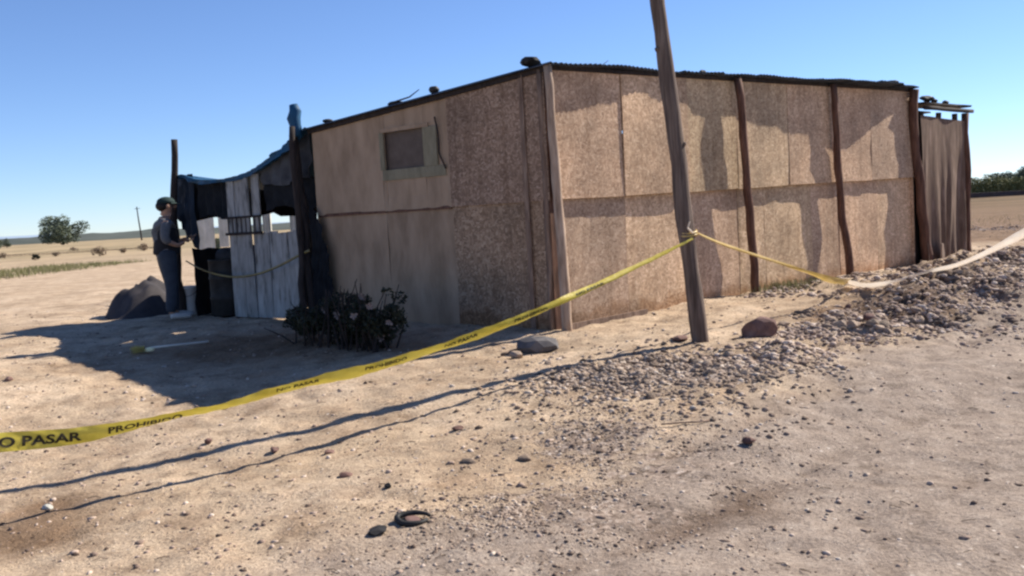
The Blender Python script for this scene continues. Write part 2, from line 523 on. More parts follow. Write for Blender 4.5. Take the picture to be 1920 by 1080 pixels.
def masks(X, Y):
    rd = road_d(X, Y)
    e = rd + .35 * vnoise(X * .7, Y * .7, 11) + .18 * vnoise(X * 3, Y * 3, 12)
    road = np.clip(e / .7 + .5, 0, 1)
    road = np.where(rd > 5.4, np.clip((6.2 - rd) / .8, 0, 1), road)
    # gravel spill round the pole foot and along the berm
    g = np.zeros_like(X)
    for px, py, s, a in GRAV:
        c = GP[(px, py)]
        g = np.maximum(g, a * np.exp(-((X - c[0]) ** 2 + (Y - c[1]) ** 2) / (2 * s * s)))
    far = np.clip((np.hypot(X, Y) - 40) / 60, 0, 1)
    return road, g, far
GRAV = [(1200, 690, .45, 1.0), (1330, 690, .4, 1.0), (1110, 705, .3, .8), (1430, 680, .3, .6), (1700, 560, .6, .8), (1830, 520, .7, .8), (1550, 610, .4, .6),
        (1120, 830, .4, .7), (1250, 870, .5, .55), (1020, 950, .4, .6), (900, 980, .3, .4), (1150, 960, .4, .6)]
GP = {(a, b): on_ground(a, b) for a, b, _, _ in GRAV}
for a_, b_ in ((1640, 600), (1740, 580), (1540, 630), (1830, 545), (1450, 655), (1860, 430), (1900, 480)): GP[(a_, b_)] = on_ground(a_, b_)
GP[(1250, 720)] = on_ground(1250, 720)

def ground_material():
    m, t, b = new_mat('dirt', .95)
    b.inputs['Specular IOR Level'].default_value = .08
    at = nd(t, 'ShaderNodeAttribute'); at.attribute_name = 'tone'
    sp = nd(t, 'ShaderNodeSeparateColor'); t.links.new(at.outputs['Color'], sp.inputs[0])
    tc = nd(t, 'ShaderNodeTexCoord'); v = tc.outputs['Object']
    n1 = noise(t, v, .9, 6, .6); n2 = noise(t, v, 7, 6, .7); n3 = noise(t, v, 45, 4, .7); n4 = noise(t, v, 2.3, 5, .6)
    c = ramp(t, n1, [(.3, (.36, .268, .186)), (.5, (.455, .350, .250)), (.7, (.54, .425, .315))])
    # pale dusty patches and darker damp ones
    c = mix(t, 1.0, c, ramp(t, n4, [(.30, (.72, .68, .66)), (.5, (1, 1, 1)), (.7, (1.12, 1.08, 1.05))]), 'MULTIPLY')
    road = ramp(t, n2, [(.3, (.235, .185, .150)), (.5, (.31, .25, .205)), (.7, (.38, .315, .262))])
    c = mix(t, sp.outputs[0], c, road)
    vo = nd(t, 'ShaderNodeTexVoronoi'); vo.inputs['Scale'].default_value = 34; t.links.new(v, vo.inputs['Vector'])
    vs = nd(t, 'ShaderNodeSeparateColor'); t.links.new(vo.outputs['Color'], vs.inputs[0])
    grav = ramp(t, vs.outputs[0], [(0, (.12, .09, .07)), (.4, (.23, .175, .14)), (.8, (.36, .285, .235)), (1, (.50, .42, .36))])
    ga = nd(t, 'ShaderNodeMath', operation='MULTIPLY_ADD'); ga.inputs[1].default_value = 1.0
    t.links.new(sp.outputs[1], ga.inputs[0]);
    nn = nd(t, 'ShaderNodeMath', operation='MULTIPLY_ADD'); nn.inputs[1].default_value = 1.6; nn.inputs[2].default_value = -.8
    t.links.new(n2, nn.inputs[0]); t.links.new(nn.outputs[0], ga.inputs[2])
    gr = ramp(t, ga.outputs[0], [(.35, (0, 0, 0)), (.65, (1, 1, 1))])
    c = mix(t, gr, c, grav)
    n5 = noise(t, v, 3.6, 6, .75)
    c = mix(t, 1.0, c, ramp(t, n5, [(.33, (.70, .68, .66)), (.46, (.95, .945, .94)), (.6, (1.04, 1.04, 1.03)), (.72, (1.14, 1.13, 1.12))]), 'MULTIPLY')
    # sparse dark and pale specks of small stones
    v2 = nd(t, 'ShaderNodeTexVoronoi'); v2.inputs['Scale'].default_value = 16; t.links.new(v, v2.inputs['Vector'])
    sm = nd(t, 'ShaderNodeSeparateColor'); t.links.new(v2.outputs['Color'], sm.inputs[0])
    dm = ramp(t, v2.outputs['Distance'], [(.12, (1, 1, 1)), (.22, (0, 0, 0))])
    pk = ramp(t, sm.outputs[1], [(.66, (0, 0, 0)), (.68, (1, 1, 1))])
    k = mix(t, 1.0, dm, pk, 'MULTIPLY')
    c = mix(t, k, c, ramp(t, sm.outputs[0], [(.3, (.13, .095, .075)), (.6, (.32, .25, .2)), (.9, (.58, .5, .43))]))
    c = mix(t, 1.0, c, ramp(t, n3, [(.3, (.62, .60, .58)), (.5, (.98, .98, .98)), (.7, (1.25, 1.25, 1.23))]), 'MULTIPLY')
    # far dry scrub
    fr = ramp(t, noise(t, v, .08, 6, .7), [(.4, (.21, .17, .10)), (.6, (.42, .32, .20))])
    c = mix(t, sp.outputs[2], c, fr)
    a2 = nd(t, 'ShaderNodeAttribute'); a2.attribute_name = 'dark_soil_shade'  # darker soil areas together with the yard's painted shade
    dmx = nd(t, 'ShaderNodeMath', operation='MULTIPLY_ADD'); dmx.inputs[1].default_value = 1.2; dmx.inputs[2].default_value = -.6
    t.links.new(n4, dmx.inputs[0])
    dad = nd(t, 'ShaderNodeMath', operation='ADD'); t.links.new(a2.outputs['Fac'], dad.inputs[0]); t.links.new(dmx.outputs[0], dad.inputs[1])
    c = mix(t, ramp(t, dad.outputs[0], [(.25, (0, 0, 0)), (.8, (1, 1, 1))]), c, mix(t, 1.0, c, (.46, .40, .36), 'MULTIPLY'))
    t.links.new(c, b.inputs['Base Color'])
    h = mix(t, .5, n2, n3)
    h2 = mix(t, gr, h, vs.outputs[0])
    bump(t, b, h2, .9, .035)
    return m
M_GROUND = ground_material()

def sheet(name, sel):
    q = quads[sel]
    used, inv = np.unique(q.ravel(), return_inverse=True)
    Vs = Vg[used]; qs = inv.reshape(-1, 4)
    me = bpy.data.meshes.new(name)
    me.vertices.add(len(Vs)); me.vertices.foreach_set('co', Vs.ravel())
    me.loops.add(qs.size); me.loops.foreach_set('vertex_index', qs.ravel().astype(np.int32))
    me.polygons.add(len(qs)); me.polygons.foreach_set('loop_start', np.arange(0, qs.size, 4, dtype=np.int32))
    me.polygons.foreach_set('loop_total', np.full(len(qs), 4, dtype=np.int32))
    me.update(calc_edges=True); me.validate()
    me.shade_smooth()
    a = me.color_attributes.new('tone', 'FLOAT_COLOR', 'POINT')
    r_, g_, f_ = masks(Vs[:, 0], Vs[:, 1])
    a.data.foreach_set('color', np.stack([r_, g_, f_, np.ones_like(r_)], 1).ravel())
    soil_shade = np.zeros(len(Vs))
    for px, py, sg, am in ((60, 1000, .35, .9), (130, 940, .2, .6), (130, 690, .3, .35), (560, 640, .8, .7), (400, 650, .9, .6), (760, 650, .6, .5), (470, 720, .4, .4), (1050, 830, .3, -.4), (1800, 450, 1.5, .5), (1500, 560, .6, .3), (1400, 960, .35, .4), (1700, 900, .35, .3), (1860, 400, 2.0, .5), (1700, 565, .5, .8), (1800, 530, .6, .9), (1880, 490, .8, .8), (1560, 585, .4, .7), (1650, 600, .3, .5), (1870, 430, 1.2, .6), (1640, 605, .4, .45), (1760, 585, .4, .45)):  # yard spots by the short wall paint deeper shade into the soil colour
        c_ = on_ground(px, py); soil_shade += am * np.exp(-((Vs[:, 0] - c_[0]) ** 2 + (Vs[:, 1] - c_[1]) ** 2) / (2 * sg * sg))
    rr_ = np.hypot(Vs[:, 0], Vs[:, 1]); soil_shade += 1.1 * np.clip((Vs[:, 0] / np.maximum(Vs[:, 1], 1) - .40) / .05, 0, 1) * np.clip((rr_ - 22) / 8, 0, 1) * (Vs[:, 1] > 5)
    rdd = road_d(Vs[:, 0], Vs[:, 1])
    for c_, w_, am in ((1.1, .13, .34), (2.6, .16, .34), (.35, .08, .28), (1.9, .06, .22)):
        soil_shade += am * np.exp(-((rdd - c_ + .12 * vnoise(Vs[:, 0] * .5, Vs[:, 1] * .5, 9)) / w_) ** 2)
    a_ = me.attributes.new('dark_soil_shade', 'FLOAT', 'POINT'); a_.data.foreach_set('value', soil_shade.astype(np.float32))
    me.materials.append(M_GROUND)
    o = bpy.data.objects.new(name, me); COL.objects.link(o)
    return struct(o)
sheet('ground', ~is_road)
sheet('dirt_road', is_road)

# ------------------------------------------------------------------ far setting
def ridge(name, az0, az1, dist, h0, h1, seed, mat, n=90, depth=.25):
    V = []; Fc = []
    hs = []
    for i in range(n + 1):
        az = math.radians(az0 + (az1 - az0) * i / n)
        h = h0 + (h1 - h0) * (.5 + .5 * float(vnoise(np.array([i * .13]), np.array([seed * 3.1]), seed)[0])) * (.75 + .25 * float(vnoise(np.array([i * .6]), np.array([1.7]), seed)[0]))
        s, c = math.sin(az), math.cos(az)
        V += [(s * dist, c * dist, -3), (s * dist * (1 + depth * .5), c * dist * (1 + depth * .5), h * .8), (s * dist * (1 + depth), c * dist * (1 + depth), h), (s * dist * (1 + 2 * depth), c * dist * (1 + 2 * depth), -3)]
    for i in range(n):
        for k in range(3):
            Fc.append((i * 4 + k, (i + 1) * 4 + k, (i + 1) * 4 + k + 1, i * 4 + k + 1))
    return struct(part(name, V, Fc, mat, None, True))
M_HILL = speck_mat('scrub_hill', [(.3, (.045, .055, .045)), (.7, (.09, .10, .085))], .02, (1, 1, 1), .95, .1, .01, rnd=False)
M_HILLB = speck_mat('haze_blue_hill', [(.3, (.24, .32, .42)), (.7, (.30, .38, .48))], .002, (1, 1, 1), .95, .1, .01, rnd=False)  # distance haze painted in as a pale blue
ridge('hills', -45, -5, 700, 3.5, 8, 3, M_HILL)
ridge('hills', -45, -8, 1600, 8, 20, 4, M_HILL)
ridge('hills', 5, 50, 1700, 3, 9, 5, M_HILL)
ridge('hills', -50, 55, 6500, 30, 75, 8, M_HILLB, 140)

def crown_mesh(lobes, nleaf, leaf, seed):
    """leaf-sized faces spread through a volume of overlapping lobes, sparse to the edges"""
    r = np.random.default_rng(seed)
    L = np.array(lobes, float)      # x,y,z,rx,ry,rz
    wts = L[:, 3] * L[:, 4] * L[:, 5]; wts /= wts.sum()
    ix = r.choice(len(L), nleaf, p=wts)
    d = r.normal(size=(nleaf, 3)); d /= np.linalg.norm(d, axis=1)[:, None]
    rad = r.uniform(.3, 1.05, nleaf) ** .6
    P = L[ix, :3] + d * rad[:, None] * L[ix, 3:6]
    a = r.normal(size=(nleaf, 3)); a /= np.linalg.norm(a, axis=1)[:, None]
    b = np.cross(a, r.normal(size=(nleaf, 3))); b /= np.linalg.norm(b, axis=1)[:, None]
    s = leaf * r.uniform(.6, 1.4, nleaf)[:, None]
    V = np.stack([P - a * s, P + b * s * .5, P + a * s, P - b * s * .5], 1).reshape(-1, 3)
    Fc = np.arange(nleaf * 4).reshape(-1, 4)
    return V, Fc

def tree(name, x, y, h, wid, seed, label, group=None, mat=M_LEAF, lean=0.0):
    r = np.random.default_rng(seed)
    z = gz(x, y)
    t = root(name, (x, y, z), label, 'tree', group)
    tv = [tube(log_pts((x, y, z - .1), (x + lean * h * .4, y, z + h * .55), 6, h * .03, seed), [h * .035 * (1 - .1 * i) for i in range(7)], 7)]
    lobes = []
    for k in range(10):
        a = r.uniform(0, 6.28)
        rr = wid * .5 * r.uniform(.25, .75)
        hz = z + h * r.uniform(.22, .74)
        cx_, cy_ = x + math.cos(a) * rr + lean * h * .3, y + math.sin(a) * rr
        tv.append(tube([(x + lean * h * .2, y, z + h * .3), ((x + cx_) / 2, (y + cy_) / 2, z + h * .48), (cx_, cy_, hz)], [h * .018, h * .012, h * .005], 5))
        s = wid * r.uniform(.17, .28)
        lobes.append((cx_, cy_, hz, s, s, s * .75))
    for k in range(4): lobes.append((x + wid * (-.36 + .2 * k), y, z + h * .22, wid * .15, wid * .15, h * .17))
    lobes.append((x + lean * h * .3, y, z + h * .8, wid * .16, wid * .16, h * .18))
    v, f = join(tv); part('trunk', v, f, M_DARKW, t, True)
    v, f = crown_mesh(lobes, 5200, wid * .024, seed); part('crown', v, f, mat, t)
    return t

def at_depth(px, Y):
    d = ray(px, 450); k = Y / d[1]
    return d[0] * k, Y
x, y = at_depth(118, 300)
tree('broad_tree', x, y, 9.6, 13.5, 5, 'dark rounded lone tree standing on the plain, far left', lean=.15)
for i, (px, Y, h, wd, lb) in enumerate([(12, 330, 3.5, 3, 'small dark tree at the left edge of the plain'), (-6, 300, 3.5, 4, 'low dark tree cut by the left edge of the view')]):
    x, y = at_depth(px, Y); tree('small_tree', x, y, h, wd, 30 + i, lb)
rt_trees = [(1816, 200, 3.4, 4.2, 'small dark tree rising just right of the lean-to shed'), (1893, 215, 5.2, 6.5, 'taller pale green tree in the row beyond the field'),
            (1935, 210, 6.4, 8, 'dense tree at the right edge of the row beyond the field'), (1856, 230, 5.2, 9, 'wide low tree between the small dark tree and the taller one')]
for i, (px, Y, h, wd, lb) in enumerate(rt_trees):
    x, y = at_depth(px, Y); tree('field_tree', x, y, h, wd, 50 + i, lb, 'trees in a row beyond the field')
# hedge behind the field on the right, and the dark covered bed in front of it
hx0, hy0 = at_depth(1780, 185); hx1, hy1 = at_depth(2060, 185)
lobes = [(hx0 + (hx1 - hx0) * k / 24, hy0 + random.uniform(-.5, .5), 1.5 + random.uniform(-.1, .5), 2.6, 1.4, 1.7) for k in range(25)]
v, f = crown_mesh(lobes, 12000, .2, 77)
stuff(part('hedge', v, f, M_LEAFY), 'green hedge along the far side of the field on the right', 'hedge')
bx0, by0 = at_depth(1770, 150); bx1, by1 = at_depth(2080, 150)
v, f = box_mesh(bx1 - bx0, 3.0, .75, .12, 24, 1, 4)
struct(part('dark_soil_bank', v + np.array([bx0, by0, 0]), f, speck_mat('dark_soil', [(.3, (.06, .045, .045)), (.7, (.10, .075, .07))], 1, rnd=False)))

# distant wooden utility pole on the plain
x, y = at_depth(266, 280)
t = root('far_utility_pole', (x, y, gz(x, y)), 'thin dark utility pole far off on the plain, left of the person', 'pole')
z = gz(x, y)
v, f = tube(log_pts((x, y, z - .2), (x - .7, y, z + 9.6), 5, .05, 3), [.24, .22, .2, .18, .16, .15], 7); part('shaft', v, f, M_DARKW, t)
v, f = box_mesh(1.6, .12, .12); part('crossarm', v, f, M_DARKW, t, loc=(x - 1.4, y, z + 9.0))

# low shrubs on the plain
def shrub(name, px, py, wd, h, seed, label, mat=M_LEAF, n=350, leaf=.06, petals=0, group=None, stems=True, cat='bush'):
    p = on_ground(px, py); r = np.random.default_rng(seed)
    t = root(name, p, label, cat, group)
    tv = []; lobes = []
    for k in range(9):
        a = r.uniform(0, 6.28); rr = wd * .5 * r.uniform(.1, .85)
        q = (p[0] + math.cos(a) * rr, p[1] + math.sin(a) * rr * .7, p[2] + h * r.uniform(.3, .85))
        tv.append(tube([(p[0] + math.cos(a) * .05, p[1], p[2] - .03), ((p[0] + q[0]) / 2, (p[1] + q[1]) / 2, p[2] + h * .35), q], [.02 * h + .004, .012 * h + .003, .004], 5))
        s = wd * r.uniform(.12, .22)
        lobes.append((*q, s, s, s * .8))
    v, f = join(tv); part('stems', v, f, M_DRY, t)
    v, f = crown_mesh(lobes, n, leaf, seed); part('foliage', v, f, mat, t)
    for k in range(petals):
        l = lobes[int(r.integers(0, 9))]
        d = r.normal(size=3); d[1] = -abs(d[1]) - .3; d /= np.linalg.norm(d)
        c = np.array(l[:3]) + d * np.array(l[3:]) * 1.05
        pv = []; pf = []
        for j in range(6):
            a1, a2 = j * math.pi / 3, (j + .8) * math.pi / 3
            s = .042
            base = len(pv)
            pv += [c, c + np.array([math.cos(a1) * s, -.012, math.sin(a1) * s]), c + np.array([math.cos((a1 + a2) / 2) * s * 1.25, -.02, math.sin((a1 + a2) / 2) * s * 1.25]), c + np.array([math.cos(a2) * s, -.012, math.sin(a2) * s])]
            pf.append((base, base + 1, base + 2, base + 3))
        part('blossom', pv, pf, M_PETAL, t)
    return t
shrub('low_bush', 66, 488, .75, .42, 101, 'small dark low bush on the open dirt at far left', M_LEAFD, 400)
shrub('low_bush', 188, 480, 1.6, .6, 102, 'wide brownish bush mound on the plain below the lone tree', M_DRY, 500)
shrub('low_bush', 270, 470, 1.6, .55, 103, 'brown bush on the plain just left of the person', M_DRY, 500)
shrub('low_bush', 10, 484, 1.6, .4, 105, 'dusty low bush at the very left edge of the plain', M_DRY, 350)
shrub('low_bush', 230, 474, 1.1, .32, 106, 'small dusty bush between the wide mound and the person', M_DRY, 300)
shrub('low_bush', 105, 480, 1.0, .28, 107, 'small reddish dry bush right of the dark low bush', M_DRY, 300)
shrub('low_bush', 140, 470, 1.4, .35, 104, 'flat dusty bush between the dark low bush and the wide mound', M_DRY, 350)

def blades(px0, py0, px1, py1, n, h, seed, mat, name, label):
    r = np.random.default_rng(seed)
    V = []; Fc = []
    a = on_ground(px0, py0); b = on_ground(px1, py1)
    for i in range(n):
        f_ = r.uniform(); x = a[0] + (b[0] - a[0]) * f_ + r.normal(0, .25); y = a[1] + (b[1] - a[1]) * r.uniform() + r.normal(0, .25)
        V.append((x, y))
    XY = np.array(V); Z = ground_z(XY[:, 0], XY[:, 1]) - .01
    hh = h * r.uniform(.4, 1.2, n); an = r.uniform(0, 6.28, n); ln = r.normal(0, .35, (n, 2)) * hh[:, None]
    wv = np.stack([np.cos(an), np.sin(an)], 1) * (h * .045)
    P0 = np.column_stack([XY - wv, Z]); P1 = np.column_stack([XY + wv, Z]); P2 = np.column_stack([XY + ln, Z + hh])
    V = np.stack([P0, P1, P2], 1).reshape(-1, 3); Fc = np.arange(n * 3).reshape(-1, 3)
    return stuff(part(name, V, Fc, mat), label, 'grass')
blades(-40, 530, 85, 500, 6000, .22, 5, M_LEAFY, 'grass', 'yellow green grass patch on the dirt at the left edge')
blades(0, 480, 290, 465, 3000, .22, 6, M_DRY, 'dry_grass', 'straw coloured dry grass across the plain on the left')
blades(1430, 542, 1540, 528, 700, .12, 8, M_LEAFY, 'weeds', 'yellowish weeds at the foot of the long board wall')
blades(1810, 425, 1960, 400, 900, .14, 9, M_LEAFY, 'weeds', 'thin weeds on the rubble right of the lean-to shed')

# ------------------------------------------------------------------ the shack
UANG = math.atan2(UD[1], UD[0])
VANG = math.atan2(-VD[1], -VD[0])      # short wall built from its left end towards the corner
LU, LV = 8.60, 4.03
shack = root('shack', (CN[0], CN[1], 0), 'long low shack of chipboard panels with a flat dark roof', 'shack')
ZR0, ZRU, ZRV = 2.85, 2.99, 2.57     # underside of the roof at corner, far end, left end
def roof_z(u_, v_): return ZR0 + (ZRU - ZR0) * u_ / LU + (ZRV - ZR0) * v_ / LV
def jz(u_): return 1.44 + .12 * u_ / LU
def wall_panel(uo, u1, za0, za1, zb0, zb1, n_out, mat, seed, wall='U', name='panel', lab=None, thick=.014):
    """four-cornered board; za at the start, zb at the end; top edge from za1 to zb1"""
    r = np.random.default_rng(seed)
    L = u1 - uo
    nx, nz = 4, 3
    V = []; Fc = []
    wob = r.normal(0, .004, (nx + 1, nz + 1)); tilt = r.uniform(-.006, .006)
    for s in (0, 1):
        for i in range(nx + 1):
            for k in range(nz + 1):
                fx, fz = i / nx, k / nz
                z0 = za0 + (zb0 - za0) * fx; z1 = za1 + (zb1 - za1) * fx
                V.append((L * fx, s * thick + wob[i, k] + tilt * (fz - .5), z0 + (z1 - z0) * fz))
    n = (nx + 1) * (nz + 1)
    idx = lambda s, i, k: s * n + i * (nz + 1) + k
    for i in range(nx):
        for k in range(nz):
            Fc.append((idx(0, i, k), idx(0, i + 1, k), idx(0, i + 1, k + 1), idx(0, i, k + 1)))
            Fc.append((idx(1, i, k), idx(1, i, k + 1), idx(1, i + 1, k + 1), idx(1, i + 1, k)))
    for i in range(nx):
        Fc.append((idx(0, i, 0), idx(1, i, 0), idx(1, i + 1, 0), idx(0, i + 1, 0)))
        Fc.append((idx(0, i, nz), idx(0, i + 1, nz), idx(1, i + 1, nz), idx(1, i, nz)))
    for k in range(nz):
        Fc.append((idx(0, 0, k), idx(0, 0, k + 1), idx(1, 0, k + 1), idx(1, 0, k)))
        Fc.append((idx(0, nx, k), idx(1, nx, k), idx(1, nx, k + 1), idx(0, nx, k + 1)))
    if wall == 'U':
        p = CN + UD * uo + UN * n_out; ang = UANG
    else:                       # 'V': uo, u1 measured from the left end of the short wall towards the corner
        p = CN + VD * (LV - uo) + VN * n_out; ang = VANG
    return part(name, V, Fc, mat, shack, loc=(p[0], p[1], 0), rot=ang, label=lab)

# long wall, upper row (proud) and lower row (3 cm behind)
us = [0.02, 1.19, 2.44, 3.50, 4.75, 5.92, 7.15, 8.68]
for i in range(len(us) - 1):
    a, b = us[i] + .002, us[i + 1] - .006
    o_ = .012 + (.010 if i == 1 else 0) + (.008 if i == 4 else 0)
    wall_panel(a, b, jz(a) - .02 + random.uniform(-.01, .01), roof_z(a, 0) - .012, jz(b) - .02 + random.uniform(-.01, .01), roof_z(b, 0) - .012, o_, M_OSB, 200 + i)
ul = [0.02, 1.25, 2.50, 3.55, 4.17, 5.40, 6.20, 7.40, 8.68]
for i in range(len(ul) - 1):
    a, b = ul[i] + .002, ul[i + 1] - .006
    ba = min(gz(*w2(a)), gz(*w2(a, 0, .1))) - .06; bb = min(gz(*w2(b)), gz(*w2(b, 0, .1))) - .06
    wall_panel(a, b, ba, jz(a) + .03, bb, jz(b) + .03, -.050 - (.008 if i % 3 == 2 else 0), M_OSB, 230 + i)
V, Fc = box_mesh(.34, .03, 2.9); p = w2(8.58, 0, -.045)
part('end_board', V, Fc, M_DARKW, shack, loc=(p[0], p[1], .0), rot=UANG)
for u_ in us[1:-1]:
    V, Fc = box_mesh(.07, .04, 2.7); p = w2(u_ - .035, 0, -.075)
    part('stud', V, Fc, M_WOODR, shack, loc=(p[0], p[1], 0.02), rot=UANG)
V, Fc = box_mesh(.12, .10, 2.84); p = w2(-.02, 0, -.09); part('corner_stud', V + np.array([0, -.055, 0]), Fc, M_WOODR, shack, loc=(p[0], p[1], -.03), rot=UANG)
for (O_, D_, L_, ang_, zz0, zz1, seed_) in ((CN + VD * LV, UD, LU, UANG, ZRV, ZRV + .14, 1), (CN + UD * (LU - .02), VD, LV, math.atan2(VD[1], VD[0]), ZRU, ZRV + .14, 2)):
    k_ = int(round(L_ / 1.22))
    for i in range(k_):
        V, Fc = box_mesh(L_ / k_ - .002, .014, 1.0)
        V[:, 2] = np.where(V[:, 2] > .5, zz0 + (zz1 - zz0) * (i * L_ / k_ + V[:, 0]) / L_ - .05, -.1)
        p = O_ + D_ * (i * L_ / k_)
        part('panel', V, Fc, M_OSB, shack, loc=(p[0], p[1], 0), rot=ang_)
# short wall: offsets measured from the left end
vs_ = [(0.0, 1.35, M_PLY), (1.35, 2.52, M_PLY), (2.52, 4.0, M_OSBD)]
for i, (a, b, mt) in enumerate(vs_):
    za, zb = roof_z(0, LV - a) - .012, roof_z(0, LV - b) - .012
    lab = 'dark reddish chipboard panel' if mt is M_OSBD else None
    if i == 1:
        # opening for the window: four boards round it
        wa, wb, z0, z1 = a + .06, a + .76, 1.93, 2.40
        wall_panel(a, wa, 1.42, za, 1.42, za + .004, .004, mt, 261, 'V')
        wall_panel(wb, b - .005, 1.42, roof_z(0, LV - wb) - .012, 1.42, zb, .004, mt, 262, 'V')
        wall_panel(wa + .002, wb - .002, 1.42, z0, 1.42, z0, .006, mt, 263, 'V')
        wall_panel(wa + .002, wb - .002, z1, roof_z(0, LV - wa) - .012, z1, roof_z(0, LV - wb) - .012, .006, mt, 264, 'V')
    else:
        wall_panel(a + .002, b - .005, 1.42, za, 1.42, zb, .004 if i == 0 else .02, mt, 250 + i, 'V', lab=lab)
    wall_panel(a + .002, b - .005, -.06, 1.47, -.06, 1.47, -.018 if i < 2 else -.002, mt, 270 + i, 'V', lab=lab)
def vpos(s, n=0.0):
    p = CN + VD * (LV - s) + VN * n
    return p
def vbox(name, s0, s1, z0, z1, n_out, th, mat, parent, warp=.0, seed=1, dz=0.0):
    V, Fc = box_mesh(s1 - s0, th, z1 - z0, warp, 2, 2, seed)
    V = V + 0
    V[:, 2] += V[:, 0] / (s1 - s0) * dz
    p = vpos(s0, n_out)
    return part(name, V, Fc, mat, parent, loc=(p[0], p[1], z0), rot=VANG)
wp = vpos(1.76, .01)
win = bpy.data.objects.new('window', None); win.empty_display_size = .1
COL.objects.link(win); win.parent = shack; win.location = (wp[0] - CN[0], wp[1] - CN[1], 1.9)
vbox('shutter_board', 1.34, 2.18, 1.86, 2.47, -.035, .016, M_PANE, win)
vbox('frame_rail', 1.36, 2.46, 1.80, 1.93, .022, .022, M_GREEN, win, .003, 3)
vbox('frame_rail', 1.36, 2.20, 2.40, 2.45, .022, .020, M_PLY, win, .003, 4)
vbox('frame_stile', 1.33, 1.41, 1.932, 2.398, .024, .022, M_GREEN, win, .003, 5)
vbox('frame_stile', 2.11, 2.34, 1.932, 2.398, .026, .020, M_GREEN, win, .003, 6)
# dark cable hanging beside the window
pts = []
for k in range(13):
    f_ = k / 12; s = 2.34 + .05 * math.sin(f_ * 3.2) + .14 * max(0, f_ - .7) / .3
    p = vpos(s, .036); pts.append((p[0], p[1], 2.50 - .62 * f_))
v, f = tube(pts, .011, 6); part('hanging_cable', v, f, M_DARKW, shack, True)
# battens over the seams of the short wall
vbox('batten', 3.66, 3.72, .0, 2.81, .045, .02, M_WOOD, shack, .006, 9)
p = [tuple(np.r_[vpos(3.95, .02), z_]) for z_ in np.linspace(-.05, 2.84, 8)]
v, f = tube(log_pts(p[0], p[-1], 8, .02, 5), [.034] * 9, 8, .1, 5); part('post', v, f, M_WOOD, shack, True)
# joint rail under the upper boards of the short wall
vbox('joint_rail', .02, 2.50, 1.40, 1.44, .004, .014, M_WOODR, shack, .004, 11)

# rough round posts standing against the long wall; they lean a little
def shack_post(u_t, u_b, r_, n_t, n_b, mat, seed, ztop=None, lab=None, v_=0.0, wob=.03):
    a = w2(u_b, v_, n_b); b = w2(u_t, v_, n_t)
    zb = gz(*a) - .12
    zt = roof_z(u_t, v_) - .005 if ztop is None else ztop
    pts = log_pts((a[0], a[1], zb), (b[0], b[1], zt), 12, wob, seed)
    v, f = tube(pts, [r_ * (1.1 - .2 * i / 12) for i in range(13)], 9, .13, seed)
    return part('post', v, f, mat, shack, True, label=lab)
shack_post(-.045, .045, .052, .06, .07, M_WOODL, 1, 2.87, 'pale corner post with sunlight put into its wood colour', 0.0, .010)
shack_post(3.42, 3.66, .055, .10, .11, M_WOODR, 2)
shack_post(5.86, 6.15, .055, .11, .12, M_WOODR, 3)
shack_post(8.46, 8.74, .08, .11, .12, M_WOODR, 4)
shack_post(8.72, 8.92, .05, .0, .02, M_DARKW, 14, 2.7)
# ground sill plank along the foot of the wall by the corner
v, f = box_mesh(1.35, .03, .07, .006, 6, 1, 3)
p = w2(.1, 0, .055); v[:, 2] += v[:, 0] * .02
part('sill_board', v, f, M_WOOD, shack, loc=(p[0], p[1], gz(*p) - .01), rot=UANG)
# roof purlins under the sheets
def beam(name, a, b, hw, hh, mat, parent, seed=1):
    a = np.array(a, float); b = np.array(b, float); L = np.linalg.norm((b - a)[:2])
    V, Fc = box_mesh(L, hw, hh, .004, 10, 1, seed); V[:, 2] += V[:, 0] / L * (b[2] - a[2])
    return part(name, V, Fc, mat, parent, loc=tuple(a), rot=math.atan2((b - a)[1], (b - a)[0]))
a = w2(-.05, 0, .038); b = w2(8.65, 0, .038)
beam('eave_beam', (*a, ZR0 - .03), (*b, ZRU - .03), .05, .045, M_DARKW, shack)
a = CN + VD * (LV + .05) + VN * .045 ; b = CN + VD * (-.05) + VN * .045
beam('verge_beam', (*a, ZRV - .045), (*b, ZR0 - .042), .05, .058, M_DARKW, shack)
# corrugated roof sheets, ends uneven
def roof_sheet(ua, ub, over, seed, lift=0.0, parent=None, v1=LV + .1, zf=roof_z, overv=None):
    r = np.random.default_rng(seed)
    nu = int((ub - ua) / .019); nv = 6
    V = []; Fc = []
    for s in (0, 1):
        for i in range(nu + 1):
            u_ = ua + (ub - ua) * i / nu
            for k in range(nv + 1):
                e = -.88 * float(np.interp(u_, OV_U, OV_O)) + .02 * float(vnoise(np.array([u_ * 2.1]), np.array([3.3]), 5)[0]) + .008 * float(vnoise(np.array([u_ * 9.]), np.array([1.3]), 6)[0])
                v_ = e + (v1 - e) * k / nv
                p = CN + UD * u_ + VD * max(v_, 0) - UN * 0 + (UN * (-v_) if v_ < 0 else 0)
                z = zf(u_, v_) + .022 + .014 * math.sin(u_ / .076 * 2 * math.pi) + lift + s * .003
                if k == 0: z -= .004 + .008 * math.sin(i * .11 + seed * 2)
                V.append((p[0], p[1], z))
    n = (nu + 1) * (nv + 1); idx = lambda s, i, k: s * n + i * (nv + 1) + k
    for i in range(nu):
        for k in range(nv):
            Fc.append((idx(1, i, k), idx(1, i + 1, k), idx(1, i + 1, k + 1), idx(1, i, k + 1)))
            Fc.append((idx(0, i, k), idx(0, i, k + 1), idx(0, i + 1, k + 1), idx(0, i + 1, k)))
        Fc.append((idx(0, i, 0), idx(0, i + 1, 0), idx(1, i + 1, 0), idx(1, i, 0)))
    return part('roof_sheet', V, Fc, M_ROOF, parent or shack)
